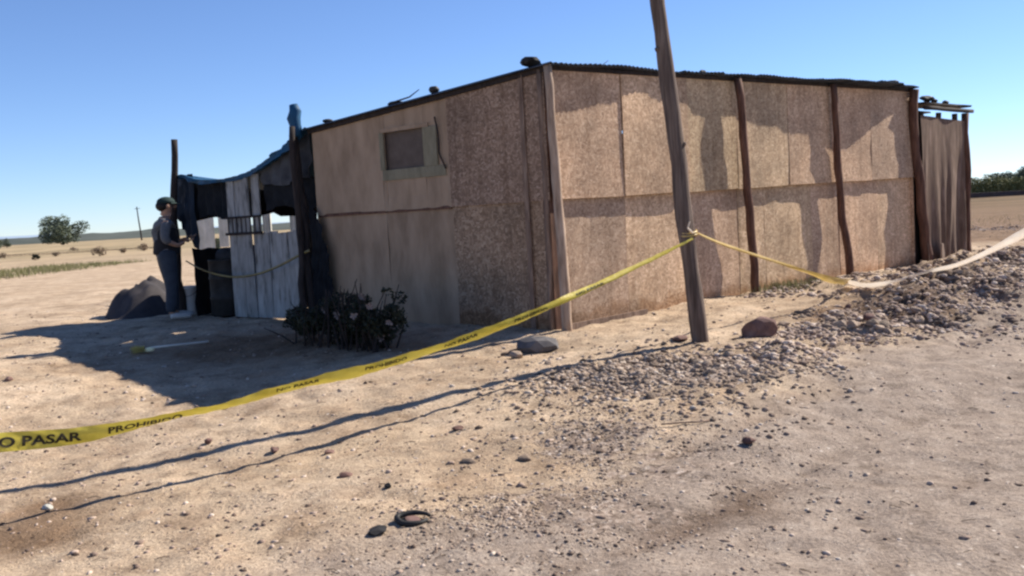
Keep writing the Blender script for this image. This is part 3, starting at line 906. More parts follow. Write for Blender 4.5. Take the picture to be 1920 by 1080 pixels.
OV_U = [-.2, .7, 1.5, 1.9, 2.4, 3.2, 3.9, 4.7, 5.5, 6.3, 7.0, 7.6, 8.0, 8.7]
OV_O = [.15, .165, .15, .12, .145, .165, .18, .20, .24, .29, .33, .34, .24, .12]
for i in range(11):
    ua = -.10 + i * .79
    roof_sheet(ua, ua + .83, 0, i, .008 * (i % 2))

# stones and bits that hold the roof down: each its own thing
def roof_item(name, u_, v_, size, seed, label, mat=M_ROCK, flatz=.6, cat='rock', n=0.0):
    p = w2(u_, v_, n); z = roof_z(u_, v_) + .045
    V, Fc = rock_mesh(size, seed, 2, flatz)
    V[:, 2] -= V[:, 2].min()
    return tag(part(name, V + np.array([p[0], p[1], z]), Fc, mat), label, cat)
roof_item('roof_stone', .05, .25, .15, 1, 'largest dark stone on the roof, right above the corner post', M_RUBBER, .55)
roof_item('roof_stone', .05, 1.75, .085, 2, 'squarish dark stone on the roof edge above the dark chipboard panel', M_RUBBER, .8)
roof_item('roof_stone', .05, 2.45, .095, 3, 'flat dark stone on the roof edge above the small window', M_RUBBER, .4)
roof_item('roof_stone', .05, 3.75, .08, 4, 'low stone on the roof at its left end', M_RUBBER, .5)
roof_item('roof_stone', 8.1, .1, .15, 5, 'broad dark stone on the roof near its right end', M_RUBBER, .45)
roof_item('roof_stone', 2.95, .1, .06, 6, 'little stone on the roof just right of the leaning pole', M_RUBBER, .7)
for (u_, s_, lb) in ((1.0, 31, 'thin crooked twig on the roof left of the leaning pole'), (6.6, 32, 'thin pale twig on the roof near its right end')):
    p = w2(u_, .1); z = roof_z(u_, .1) + .045
    v, f = tube([(p[0] - .12, p[1], z + .006), (p[0], p[1], z + .03), (p[0] + .10, p[1] + .05, z + .10)], [.007, .006, .003], 5)
    tag(part('twig', v, f, M_DRY), lb, 'twig')
for (vv, s_) in ((2.2, 41),):
    p = w2(.0, vv); z = roof_z(0, vv) + .045
    v, f = tube([(p[0] - .16, p[1] + .1, z + .01), (p[0] + .05, p[1], z + .05), (p[0] + .18, p[1] - .05, z + .13)], [.012, .010, .005], 5)
    tag(part('stick', v, f, M_DARKW), 'dark stick slanting up from the roof above the small window', 'stick')

# ------------------------------------------------------------------ lean-to shed at the far right end
shed = root('lean_to_shed', (*w2(9.5, 0, 0), 0), 'narrow lower lean-to hung with brown sacking at the right end of the shack', 'shed')
ZS = 2.66
M_SACK = speck_mat('brown_sacking', [(.3, (.095, .058, .040)), (.55, (.16, .102, .072)), (.75, (.26, .18, .14))], 5, (3, 3, .5))
V = []; Fc = []; NU, NV = 90, 22
for i in range(NU + 1):
    f_ = i / NU
    for k in range(NV + 1):
        g = k / NV
        u_ = 8.62 + 1.80 * f_ + .05 * (g ** 1.5) * math.sin(f_ * 17 + g * 3)
        fold = .075 * g ** 1.6 * math.sin(f_ * 44 + 5 * g + 3.0 * math.sin(f_ * 7 + g * 2)) * (.5 + .5 * math.sin(f_ * 13 + 2)) + .03 * g * math.sin(f_ * 21 + 1) + .012 * math.sin(f_ * 9 + g * 6)
        p = w2(u_, 0, .13 + fold)
        zt_ = ZS - .10 - .06 * f_
        V.append((p[0], p[1], zt_ * (1 - g) + (gz(*p) - .02 if k == NV else .05) * g))
for i in range(NU):
    for k in range(NV): Fc.append((i * (NV + 1) + k, i * (NV + 1) + k + 1, (i + 1) * (NV + 1) + k + 1, (i + 1) * (NV + 1) + k))
part('sacking', V, Fc, M_SACK, shed, True)
for i, u_ in enumerate((8.9, 9.55, 10.2)):
    a = w2(u_, 0, .0); b = w2(u_, 0, .02)
    v, f = tube(log_pts((a[0], a[1], gz(*a) - .1), (b[0], b[1], ZS - .02), 7, .03, 60 + i), [.045] * 8, 7, .15, i)
    part('stick', v, f, M_POLE, shed, True)
v, f = tube(log_pts((*w2(8.75, 0, .14), ZS + .03), (*w2(10.62, 0, .16), ZS + .02), 8, .03, 2), [.035] * 9, 8, .15, 2); part('roof_pole', v, f, M_DARKW, shed, True)
v, f = tube(log_pts((*w2(10.46, 0, .13), gz(*w2(10.46)) - .1), (*w2(10.40, 0, .12), ZS - .02), 8, .04, 6), [.06] * 9, 8, .15, 6); part('post', v, f, M_WOODR, shed, True)
for k in range(4):
    vv = .0 + k * .55
    V, Fc = box_mesh(1.85, .5, .03, .012, 6, 1, k)
    p = CN + UD * 8.74 + VD * vv + UN * (.16 if k == 0 else 0)
    part('roof_plank', V, Fc, M_DARKW, shed, loc=(p[0], p[1], ZS + .095 - .03 * k), rot=UANG)
for k, (u_, s) in enumerate(((9.05, .12), (9.35, .09), (9.8, .07))):
    p = w2(u_, .05, .1); V, Fc = rock_mesh(s, 20 + k, 2, .6); V[:, 2] -= V[:, 2].min()
    tag(part('roof_stone', V + np.array([p[0], p[1], ZS + .127]), Fc, M_RUBBER), ['stone nearest the shack on the lean-to roof', 'middle stone on the lean-to roof', 'smallest stone farthest out on the lean-to roof'][k], 'rock')
# pale splinter board at the foot between shack and shed
p = w2(9.0, 0, .28); V, Fc = box_mesh(.26, .02, .34, .01, 2, 2, 5); V[:, 0] += V[:, 2] * -.35; V[V[:, 2] > .2, 0] *= .55
tag(part('board_scrap', V, Fc, M_WOOD, loc=(p[0], p[1], gz(*p) - .03), rot=UANG + .3), 'small pale pointed board scrap leaning at the foot of the lean-to shed', 'board')

# ------------------------------------------------------------------ patio shelter on the left
def pv(s, n=0.0, dep=0.0):
    """plan point on the line of the short wall, s metres from the corner; dep metres behind"""
    return CN + VD * s + VN * n - VN * dep
shel = root('patio_shelter', (*pv(6.2), 0), 'sagging blue and black tarp shelter on rough posts left of the shack', 'shelter')
sag = [(4.12, 2.62), (4.35, 2.50), (4.6, 2.40), (4.83, 2.30), (5.1, 2.20), (5.36, 2.12), (5.7, 2.07), (6.03, 2.045), (6.35, 2.05), (6.66, 2.07), (6.95, 2.12), (7.2, 2.20), (7.3, 2.14)]
V = []; Fc = []
ND = 6
for i, (s, z) in enumerate(sag):
    for k in range(ND + 1):
        dep = 2.9 * k / ND
        q = pv(s, 0.06, dep)
        zz = z + (2.62 - z) * 0 - .22 * math.sin(math.pi * k / ND) * .4 + .02 * random.uniform(-1, 1) * (k > 0) - .18 * k / ND
        V.append((q[0], q[1], zz))
for i in range(len(sag) - 1):
    for k in range(ND):
        Fc.append((i * (ND + 1) + k, (i + 1) * (ND + 1) + k, (i + 1) * (ND + 1) + k + 1, i * (ND + 1) + k + 1))
part('canopy', V, Fc, M_TARP, shel, True)
def drape(name, s0, s1, z0f, z1f, dep, mat, n=0.0, seed=0, cols=24, rows=6, fold=.035, parent=shel):
    r = np.random.default_rng(seed); V = []; Fc = []
    for i in range(cols + 1):
        f_ = i / cols; s = s0 + (s1 - s0) * f_
        zt = z0f(f_); zb = z1f(f_)
        for k in range(rows + 1):
            g = k / rows
            q = pv(s, n + fold * math.sin(i * 1.9 + seed) * (.3 + g) + .02 * r.normal(), dep)
            V.append((q[0], q[1], zt + (zb - zt) * g))
    for i in range(cols):
        for k in range(rows):
            Fc.append((i * (rows + 1) + k, i * (rows + 1) + k + 1, (i + 1) * (rows + 1) + k + 1, (i + 1) * (rows + 1) + k))
    return part(name, V, Fc, mat, parent, True)
sx = [a for a, b in sag]; sz = [b for a, b in sag]
cz = lambda s: float(np.interp(s, sx, sz))
# front valance: thin blue strip; back net; grey side net next to the shack
drape('valance', 4.12, 7.3, lambda f_: cz(4.12 + 3.18 * f_) + .01, lambda f_: cz(4.12 + 3.18 * f_) - .05 - .16 * max(0, .42 - f_) - .015 * math.sin(f_ * 17), 0, M_TARP, .09, 1, 48, 2, .008)
drape('grey_net', 4.14, 5.32, lambda f_: cz(4.14 + 1.18 * f_) - .03, lambda f_: 1.93 - .05 * f_ + .03 * math.sin(f_ * 9), .04, M_NETG, .0, 2, 18, 5, .03)
drape('black_net', 4.14, 5.34, lambda f_: 1.96, lambda f_: 1.55 - .05 * math.sin(f_ * 7), .10, M_NET, .0, 7, 18, 5, .02)
drape('front_net', 6.04, 7.28, lambda f_: cz(6.04 + 1.24 * f_) - .02, lambda f_: 1.50 - .04 * math.sin(f_ * 8), .10, M_NET, .0, 4, 20, 6, .04)
drape('hanging_tarp', 7.08, 7.52, lambda f_: 2.20 - .05 * f_, lambda f_: 1.02 + .5 * f_, .02, M_NAVY, .0, 5, 12, 8, .05)
def side_sheet(name, s_, d0, d1, z0, z1, mat, seed):
    V = []; Fc = []; r_ = np.random.default_rng(seed)
    for i in range(17):
        for k in range(6):
            q = pv(s_ + .05 * math.sin(i * 1.7 + seed) + .02 * r_.normal(), 0, d0 + (d1 - d0) * i / 16)
            V.append((q[0], q[1], z0 + (z1 - z0) * k / 5 + .02 * r_.normal()))
    for i in range(16):
        for k in range(5): Fc.append((i * 6 + k, (i + 1) * 6 + k, (i + 1) * 6 + k + 1, i * 6 + k + 1))
    part(name, V, Fc, mat, shel, True)
side_sheet('side_net', 7.28, .1, 2.85, 1.50, 2.10, M_NET, 3)
side_sheet('side_blanket', 7.25, .02, 2.85, -.03, 1.02, M_NET, 4)
drape('back_net', 4.0, 7.3, lambda f_: 2.0, lambda f_: 1.52 + .04 * math.sin(f_ * 11), 2.85, M_NET, .0, 3, 40, 6, .04)
drape('back_blanket', 4.0, 7.25, lambda f_: 1.10 + .03 * math.sin(f_ * 7), lambda f_: -.03, 2.85, M_NET, .0, 8, 30, 6, .04)
def sh_post(s, z, r_, dep=0.0, n=.0, mat=M_DARKW, seed=1, ds=0.0, lab=None, z0=None):
    a = pv(s, n, dep); b = pv(s + ds, n, dep)
    v, f = tube(log_pts((a[0], a[1], gz(*a) - .15 if z0 is None else z0), (b[0], b[1], z), 12, .05, seed), [r_ * (1.1 - .3 * i / 12) for i in range(13)], 8, .14, seed)
    return part('post', v, f, mat, shel, True, label=lab)
sh_post(7.42, 2.74, .062, 0, .12, M_DARKW, 3, -.18, 'tall crooked left post rising above the tarp')
sh_post(4.16, 2.88, .07, 0, .13, M_DARKW, 4, .03)
sh_post(4.20, 2.62, .05, 0, .26, M_DARKW, 5, -.08)
sh_post(7.3, 2.1, .05, 2.85, 0, M_DARKW, 6)
sh_post(5.7, 2.0, .05, 2.85, 0, M_DARKW, 8)
sh_post(4.2, 2.2, .05, 2.85, 0, M_DARKW, 9)
sh_post(6.12, 2.03, .035, .02, -.03, M_DARKW, 10)
# blue plastic wrapped round the top of the post by the shack
q = pv(4.22, .13)
v, f = tube([(q[0], q[1], 2.50), (q[0] + .01, q[1], 2.62), (q[0] - .01, q[1], 2.74), (q[0] + .01, q[1], 2.84), (q[0], q[1], 2.93)], [.085, .075, .09, .085, .06], 9, .2, 4)
part('plastic_wrap', v, f, M_TARP, shel, True)

# whitewashed board fence under the shelter
fence = root('board_fence', (*pv(5.3), 0), 'worn whitewashed upright board fence under the tarp shelter', 'fence')
s = 4.42; k = 0
r = np.random.default_rng(12)
while s < 6.08:
    wd = r.uniform(.13, .19)
    tall = s > 5.28
    top = (cz(s) - .06) if tall else 1.20 + r.uniform(-.03, .03)
    if tall and wd + s > 6.14: wd = 6.14 - s
    V, Fc = box_mesh(wd + .004, .02, top + .02, .004, 2, 4, k)
    V[:, 0] += V[:, 2] * r.uniform(-.008, .009); V[:, 1] += r.uniform(-.02, .02) * V[:, 2] / 1.2
    p = pv(s + wd, .02 + r.uniform(-.01, .012))
    part('board', V, Fc, M_WHITEW, fence, loc=(p[0], p[1], .0), rot=VANG)
    s += wd; k += 1
for (s0, s1, z, hh) in ((5.25, 6.12, 1.46, .03), (5.25, 6.14, 1.215, .04), (4.4, 6.1, .35, .045)):
    V, Fc = box_mesh(s1 - s0, .03, hh, .003, 4, 1, 3); p = pv(s1, .065 if z > 1 else -.03)
    part('rail', V, Fc, M_DARKW, fence, loc=(p[0], p[1], z), rot=VANG)
for i in range(8):
    s_ = 5.30 + i * .11
    V, Fc = box_mesh(.014, .014, .215, 0); p = pv(s_, .062); part('spindle', V, Fc, M_DARKW, fence, loc=(p[0], p[1], 1.25), rot=VANG)

# clutter inside the shelter
def heap(name, px, py, wx, wy, h, seed, mat, label, cat):
    p = on_ground(px, py); r = np.random.default_rng(seed); n = 26
    V = []; Fc = []
    for i in range(n + 1):
        for k in range(n + 1):
            a, b = (i / n - .5) * 2, (k / n - .5) * 2
            rr = math.hypot(a * (1 - .25 * b), b)
            hgt = max(0, 1 - rr ** 1.3)
            xx, yy = p[0] + a * wx / 2, p[1] + b * wy / 2
            nz = float(vnoise(np.array([xx * 4.]), np.array([yy * 4.]), seed)[0])
            V.append((xx, yy, gz(xx, yy) - .03 + h * hgt * (1 + .18 * nz + .10 * float(vnoise(np.array([xx * 9.]), np.array([yy * 9.]), seed + 1)[0])) + (.05 * nz if hgt > 0 else 0)))
    for i in range(n):
        for k in range(n):
            Fc.append((i * (n + 1) + k, (i + 1) * (n + 1) + k, (i + 1) * (n + 1) + k + 1, i * (n + 1) + k + 1))
    return tag(part(name, V, Fc, mat, None, True), label, cat)
heap('covered_heap', 272, 588, 1.3, 1.5, .68, 3, speck_mat('slate_tarp', [(.3, (.03, .028, .034)), (.7, (.07, .06, .06))], 3), 'dark blue-grey tarp heaped low on the ground left of the person', 'tarp')

def table():
    c = pv(6.75, 0, .75)
    t = root('table', (c[0], c[1], gz(*c)), 'dark table loaded with bundles inside the tarp shelter', 'table')
    z = gz(*c)
    V, Fc = box_mesh(1.25, .75, .04, .003, 4, 1); p = c - np.array([math.cos(VANG), math.sin(VANG)]) * .62
    part('tabletop', V, Fc, M_DARKW, t, loc=(p[0], p[1], z + .74), rot=VANG)
    for (a, b) in ((.05, .05), (1.14, .05), (.05, .64), (1.14, .64)):
        d = np.array([math.cos(VANG), math.sin(VANG)]); e = np.array([-d[1], d[0]])
        q = p + d * a + e * b
        V, Fc = box_mesh(.06, .06, .74 ); part('leg', V, Fc, M_DARKW, t, loc=(q[0], q[1], z - .01), rot=VANG)
    return z + .78, c
tz, tcn = table()
def bundle(x, y, z, s, seed, mat, label, cat='bundle', name='bundle', flatz=.7):
    V, Fc = rock_mesh(s, seed, 3, flatz, .05); V[:, 2] -= V[:, 2].min()
    return tag(part(name, V + np.array([x, y, z]), Fc, mat, None, True), label, cat)
bundle(tcn[0] - .32, tcn[1] + .1, tz, .24, 3, M_NETG, 'dark bundle on the left end of the table in the shelter')
bundle(tcn[0] + .22, tcn[1] - .1, tz, .2, 4, flat('maroon_cloth', (.05, .02, .025)), 'maroon cloth bundle on the right end of the table in the shelter')
def drum():
    c = pv(6.45, 0, .12); z = gz(*c)
    t = root('drum', (c[0], c[1], z), 'black drum standing beside the tall whitewashed boards', 'drum')
    n = 20; prof = [(0, 0), (.26, 0), (.275, .02), (.27, .25), (.285, .28), (.27, .31), (.27, .55), (.285, .58), (.27, .61), (.27, .84), (.28, .86), (.25, .86), (.25, .84), (0, .84)]
    V = []; Fc = []
    for (rr, zz) in prof:
        for k in range(n): V.append((c[0] + rr * math.cos(6.283 * k / n), c[1] + rr * math.sin(6.283 * k / n), z - .01 + zz))
    for i in range(len(prof) - 1):
        for k in range(n): Fc.append((i * n + k, i * n + (k + 1) % n, (i + 1) * n + (k + 1) % n, (i + 1) * n + k))
    part('drum_body', V, Fc, M_RUBBER, t, True)
drum()
# pale laundry and a green plant in the sun behind the shelter
lb = ['wide pale cloth hanging in the sun behind the shelter, left of the boards', 'narrow pale cloth hanging behind the shelter beside the wide one', 'pale cloth seen over the low boards next to the shack', 'small pale cloth seen over the low boards, nearer the tall boards']
for k, (s_, wd, zt, zb) in enumerate(((6.78, .50, 1.50, 1.02), (6.28, .30, 1.52, 1.05), (4.45, .40, 1.5, 1.0), (5.18, .16, 1.56, 1.2))):
    rr = np.random.default_rng(k); V = []; Fc = []; dep = 4.2
    f0 = pv(s_, 0, 0); d_ = np.array([f0[0], f0[1]]); sc_ = 1.0 + .27
    for i in range(11):
        for j in range(6):
            c = f0 * sc_ + VD * (i / 10 - .5) * wd * 1.3 + VN * .03 * math.sin(i * 1.7 + k)
            zz = 1.28 + (zt - 1.28 - (zt - zb) * j / 5) * sc_
            V.append((c[0], c[1], zz))
    for i in range(10):
        for j in range(5): Fc.append((i * 6 + j, i * 6 + j + 1, (i + 1) * 6 + j + 1, (i + 1) * 6 + j))
    tag(part('hanging_cloth', V, Fc, M_CLOTH, None, True), lb[k], 'cloth')
p0 = pv(7.6) * 1.275; p1 = pv(4.2) * 1.275
t = root('clothes_line', (*p0, 0), 'thin line strung between two stakes behind the shelter', 'clothes line')
v, f = tube([(*(p0 + (p1 - p0) * k / 10), 1.62 - .05 * math.sin(math.pi * k / 10)) for k in range(11)], .006, 5); part('line', v, f, M_DARKW, t)
for q in (p0, p1):
    v, f = tube(log_pts((*q, -.1), (*q, 1.68), 5, .01, 2), .03, 7, .1); part('stake', v, f, M_DARKW, t)
shrub('garden_plant', 412, 476, .8, 1.0, 130, 'leafy green plant in the sun behind the tarp shelter', M_LEAF, 500, .07, cat='plant')

# white bucket beside the person
p = on_ground(357, 590)
t = root('bucket', p, 'tall white plastic bucket on the ground beside the person', 'bucket')
n = 24; prof = [(0, .0), (.115, .0), (.12, .012), (.158, .42), (.17, .425), (.17, .455), (.16, .455), (.155, .42), (.118, .03), (0, .03)]
V = []; Fc = []
for (rr, zz) in prof:
    for k in range(n): V.append((p[0] + rr * math.cos(6.283 * k / n), p[1] + rr * math.sin(6.283 * k / n), p[2] + zz))
for i in range(len(prof) - 1):
    for k in range(n): Fc.append((i * n + k, i * n + (k + 1) % n, (i + 1) * n + (k + 1) % n, (i + 1) * n + k))
part('bucket_body', V, Fc, M_PLASTIC, t, True)
v, f = tube([(p[0] + .17 * math.cos(a), p[1] - .1 * math.sin(a) - .05, p[2] + .43 - .13 * math.sin(a)) for a in np.linspace(0, math.pi, 12)], .004, 5)
part('handle', v, f, M_DARKW, t)

# broom lying in the shade
a = on_ground(272, 662); b = on_ground(392, 645)
t = root('broom', a, 'broom with a yellowish head lying in the shade of the shack', 'broom')
v, f = tube([tuple(a + np.array([.08, 0, .06])), tuple(b + np.array([0, 0, .03]))], .014, 8); part('handle', v, f, M_CLOTH, t, True)
hv = []; hf = []
r = np.random.default_rng(3)
dv = (a - b); dv[2] = 0; dv /= np.linalg.norm(dv); sv = np.array([-dv[1], dv[0], 0])
V, Fc = rock_mesh(.06, 3, 2, .7, .05); V[:, 2] -= V[:, 2].min(); part('head_block', V + a + np.array([.05, 0, .01]), Fc, flat('cream_plastic', (.80, .76, .48)), t, True)
for i in range(90):
    o0 = a + sv * r.uniform(-.06, .06) + np.array([0, 0, r.uniform(.02, .08)])
    o1 = o0 + dv * r.uniform(.10, .17) + sv * r.normal(0, .04) + np.array([0, 0, r.uniform(-.03, .02)]); o1[2] = max(o1[2], a[2] + .01)
    bs = len(hv); wv = sv * .004 + np.array([0, 0, .002])
    hv += [o0 - wv, o0 + wv, o1 + wv, o1 - wv]; hf.append((bs, bs + 1, bs + 2, bs + 3))
part('bristles', hv, hf, flat('straw_bristle', (.74, .68, .34)), t)

# the bushes against the short wall
def jumble_bush():
    p = on_ground(655, 648); r = np.random.default_rng(140)
    t = root('flowering_bush', p, 'low wide dark bush with dusty pale blossoms in the shadow against the short wall', 'bush')
    tv = []; lobes = []; du = VD
    for k in range(60):
        s_ = r.uniform(-1.05, .9); dpt = r.uniform(-.28, .35)
        b0 = np.array([p[0], p[1]]) - VD * s_ * .75 + VN * dpt * .6
        hgt = (.70 - .36 * abs(s_) ** 1.5) * r.uniform(.55, 1.15)
        e0 = b0 + np.array([r.normal(0, .16), r.normal(0, .12)])
        mid = (b0 + e0) / 2 + r.normal(0, .04, 2)
        tv.append(tube([(*b0, p[2] - .05), (*mid, p[2] + hgt * .5), (*e0, p[2] + hgt)], [.014, .009, .004], 5))
        if r.uniform() < .6:
            s1 = r.uniform(.06, .15); lobes.append((e0[0], e0[1], p[2] + hgt * r.uniform(.5, .95), s1 * 1.2, s1, s1 * r.uniform(.6, 1.1)))
    for k in range(14):
        s_ = r.uniform(-1.05, .9); b0 = np.array([p[0], p[1]]) - VD * s_ * .8; s1 = r.uniform(.10, .18); lobes.append((b0[0], b0[1], p[2] + r.uniform(.10, .35), s1 * 1.4, s1, s1))
    v, f = join(tv); part('stems', v, f, M_DARKW, t)
    v, f = crown_mesh(lobes, 11000, .022, 9); part('foliage', v, f, M_LEAFD, t)
    for k in range(12):
        l = lobes[int(r.integers(0, len(lobes)))]; d = np.array([r.normal(0, .5), -1, r.normal(0, .5)]); d /= np.linalg.norm(d)
        c = np.array(l[:3]) + d * np.array(l[3:]) * 1.1; pv_ = []; pf = []
        for j_ in range(6):
            a1, a2 = j_ * math.pi / 3, (j_ + .8) * math.pi / 3; q = r.uniform(.02, .045); b_ = len(pv_)
            pv_ += [c, c + np.array([math.cos(a1) * q, -.012, math.sin(a1) * q]), c + np.array([math.cos((a1 + a2) / 2) * q * 1.25, -.02, math.sin((a1 + a2) / 2) * q * 1.25]), c + np.array([math.cos(a2) * q, -.012, math.sin(a2) * q])]
            pf.append((b_, b_ + 1, b_ + 2, b_ + 3))
        part('blossom', pv_, pf, M_PETAL, t)
jumble_bush()
rag = root('dark_cloth', (*pv(3.95, .1), 0), 'long dark ragged cloth hanging down the left end of the short wall', 'cloth')
drape('cloth', 3.74, 4.10, lambda f_: 1.55 - .9 * abs(f_ - .8) ** 1.4, lambda f_: .12 + .1 * math.sin(f_ * 9), 0, M_NET, .10, 12, 16, 12, .035, rag)

# ------------------------------------------------------------------ person
def skin_obj(name, verts, edges, radii, mat, parent, rootv=0, sub=2):
    me = bpy.data.meshes.new(name)
    me.from_pydata([tuple(v) for v in verts], edges, [])
    o = bpy.data.objects.new(name, me); COL.objects.link(o)
    md = o.modifiers.new('s', 'SKIN'); md.use_smooth_shade = True
    for i, sv_ in enumerate(me.skin_vertices[0].data):
        rr = radii[i]; sv_.radius = rr if isinstance(rr, tuple) else (rr, rr); sv_.use_root = (i == rootv)
    m2 = o.modifiers.new('d', 'SUBSURF'); m2.levels = sub; m2.render_levels = sub
    dg = bpy.context.evaluated_depsgraph_get(); dg.update()
    nm = bpy.data.meshes.new_from_object(o.evaluated_get(dg))
    nm.name = name
    o.modifiers.clear(); o.data = nm; bpy.data.meshes.remove(me)
    nm.materials.clear(); nm.materials.append(mat); nm.shade_smooth()
    if parent: o.parent = parent
    return o

SKIN = flat('skin', (.34, .20, .14), .55)
def person():
    p = on_ground(322, 598)
    t = root('person', p, 'person in dark cap, dark vest, grey shirt and jeans by the tall left post', 'person')
    t.rotation_euler = (0, 0, math.radians(28)); t.scale = (1.24, 1.24, 1.02)      # local +x is where the person looks (towards the shack), local -y faces the camera
    # figure 1.76 m; x forward, y to the person's left (away), so the right side of the body is nearer the camera
    hip = (0, 0, .93)
    B = [(0, 0, .95), (0.0, 0, 1.12), (-.01, 0, 1.30), (0, 0, 1.43), (.015, 0, 1.50), (.035, 0, 1.57), (.045, 0, 1.66), (.04, 0, 1.71),   # 0-7 spine, neck, head
         (0, -.10, .90), (.02, -.12, .50), (-.02, -.13, .10), (.04, -.14, .045), (.14, -.15, .03),     # right leg 8-12
         (0, .10, .90), (.05, .12, .50), (.06, .13, .10), (.12, .14, .045), (.22, .15, .03),          # left leg 13-17
         (-.005, -.18, 1.41), (-.05, -.25, 1.16), (.10, -.23, 1.00 + .07), (.19, -.17, 1.12),      # right arm 18-21
         (0, .18, 1.41), (.04, .24, 1.16), (.20, .19, 1.13), (.27, .12, 1.17)]                   # left arm 22-25
    E_ = [(0, 1), (1, 2), (2, 3), (3, 4), (4, 5), (5, 6), (6, 7), (0, 8), (8, 9), (9, 10), (10, 11), (11, 12), (0, 13), (13, 14), (14, 15), (15, 16), (16, 17),
          (3, 18), (18, 19), (19, 20), (20, 21), (3, 22), (22, 23), (23, 24), (24, 25)]
    R_ = [(.085, .105), (.085, .105), (.09, .12), (.07, .10), .05, (.07, .062), (.095, .078), (.06, .055),
          .065, .05, .038, .036, .03, .065, .05, .038, .036, .03,
          .058, .045, .035, .026, .058, .045, .035, .026]
    body = skin_obj('body', B, E_, R_, SKIN, t)
    # clothes: a little larger than the body, closed at hem and cuffs
    jeans = [(0, 0, 1.06), (0, 0, .95), (0, -.10, .86), (.02, -.12, .50), (-.02, -.13, .09), (0, .10, .86), (.05, .12, .50), (.06, .13, .09)]
    skin_obj('jeans', jeans, [(0, 1), (1, 2), (2, 3), (3, 4), (1, 5), (5, 6), (6, 7)], [(.125, .148), (.14, .165), .11, .082, .07, .11, .082, .07],
             flat('blue_grey_denim', (.035, .045, .062)), t, 1)
    shirt = [(0, 0, .88), (0, 0, 1.12), (-.01, 0, 1.30), (0, 0, 1.43), (.008, 0, 1.475), (-.005, -.185, 1.41), (-.05, -.255, 1.17), (.02, -.245, 1.10), (0, .185, 1.41), (.04, .245, 1.17), (.10, .23, 1.14)]
    skin_obj('shirt', shirt, [(0, 1), (1, 2), (2, 3), (3, 4), (3, 5), (5, 6), (6, 7), (3, 8), (8, 9), (9, 10)],
             [(.15, .175), (.13, .155), (.13, .165), (.10, .14), .068, .07, .058, .052, .07, .058, .052], flat('grey_shirt', (.11, .115, .125)), t, 1)
    vest = [(0.005, 0, .93), (0.01, 0, 1.14), (0.01, 0, 1.30), (0.015, 0, 1.42)]
    skin_obj('vest', vest, [(0, 1), (1, 2), (2, 3)], [(.162, .188), (.145, .17), (.145, .18), (.11, .14)], flat('black_vest', (.018, .018, .022)), t, 1)
    # cap: crown with a brim towards +x, and hair below it
    V, Fc = ICO3; V = V.copy() * np.array([.108, .092, .085]); keep = V[:, 2] > -.02
    V[:, 2] = np.where(V[:, 2] < -.012, -.012, V[:, 2]); V += np.array([.04, 0, 1.705])
    def loc_part(name, V, Fc, mat, smooth=True):
        me = mesh_of(name, V, Fc, mat, smooth); o = bpy.data.objects.new(name, me); COL.objects.link(o); o.parent = t; return o
    capm = flat('dark_green_cap', (.015, .035, .035))
    cap = loc_part('cap', V, Fc, capm)
    bv = []; bf = []
    for s in (0, 1):
        for i in range(9):
            a = -1.1 + 2.2 * i / 8
            for rr in (.085, .165):
                k = 1 if rr < .1 else math.cos(a * .75)
                bv.append((.04 + rr * math.cos(a) * k, rr * math.sin(a) * (1.0 if rr < .1 else .6), 1.70 - (.02 if rr > .1 else 0) + s * .006))
    for i in range(8):
        bf += [(i * 2, i * 2 + 1, i * 2 + 3, i * 2 + 2), (18 + i * 2, 18 + i * 2 + 2, 18 + i * 2 + 3, 18 + i * 2 + 1)]
        bf.append((i * 2 + 1, 18 + i * 2 + 1, 18 + i * 2 + 3, i * 2 + 3))
    br = bpy.data.objects.new('brim', mesh_of('brim', bv, bf, capm, True)); COL.objects.link(br); br.parent = cap
    V, Fc = ICO3; V = V.copy() * np.array([.088, .088, .085]) + np.array([.005, 0, 1.655]); loc_part('hair', V, Fc, flat('black_hair', (.012, .010, .010), .6))
    # face features
    for nm, c, s in (('nose', (.145, 0, 1.645), (.02, .013, .022)), ('ear', (.045, -.085, 1.645), (.02, .01, .03)), ('ear', (.045, .085, 1.645), (.02, .01, .03)), ('mouth', (.132, 0, 1.60), (.008, .024, .006))):
        V, Fc = ICO2; loc_part(nm, V * np.array(s) + np.array(c), Fc, SKIN if nm != 'mouth' else flat('lip', (.22, .10, .08)))
    for sy in (-.032, .032):
        V, Fc = ICO2; loc_part('eye', V * np.array([.008, .012, .007]) + np.array([.128, sy, 1.665]), Fc, M_RUBBER)
    # hands: palm and five bent fingers holding a phone
    def hand(nm, c, sgn):
        c = np.array(c); vs = [c, c + [.045, 0, .012]]; es = [(0, 1)]; rs = [(.03, .018), (.034, .018)]
        for k, (dy, ln) in enumerate(((-.026, .062), (-.009, .07), (.009, .067), (.026, .052))):
            b = len(vs); vs += [c + [.052, dy, .014], c + [.052 + ln * .5, dy * 1.1, .022], c + [.052 + ln * .72, dy * 1.1, .022 + ln * .42]]
            es += [(1, b), (b, b + 1), (b + 1, b + 2)]; rs += [.010, .009, .008]
        b = len(vs); vs += [c + [.022, sgn * .036, .02], c + [.045, sgn * .046, .045]]; es += [(0, b), (b, b + 1)]; rs += [.011, .009]
        skin_obj(nm, vs, es, rs, SKIN, t, 0, 1)
    hand('hand', (.20, -.165, 1.125), 1); hand('hand', (.28, .115, 1.175), -1)
    for sy, x0 in ((-.145, .05), (.145, .13)):
        V = []; Fc = []
        v = [(x0 - .09, sy, .05), (x0, sy, .055), (x0 + .09, sy * 1.03, .045), (x0 + .17, sy * 1.05, .035)]
        skin_obj('shoe', v, [(0, 1), (1, 2), (2, 3)], [.048, .052, .048, .036], flat('pale_shoe', (.45, .44, .42)), t, 1, 1)
    V, Fc = box_mesh(.012, .075, .15)
    return t, p
per, pp = person()
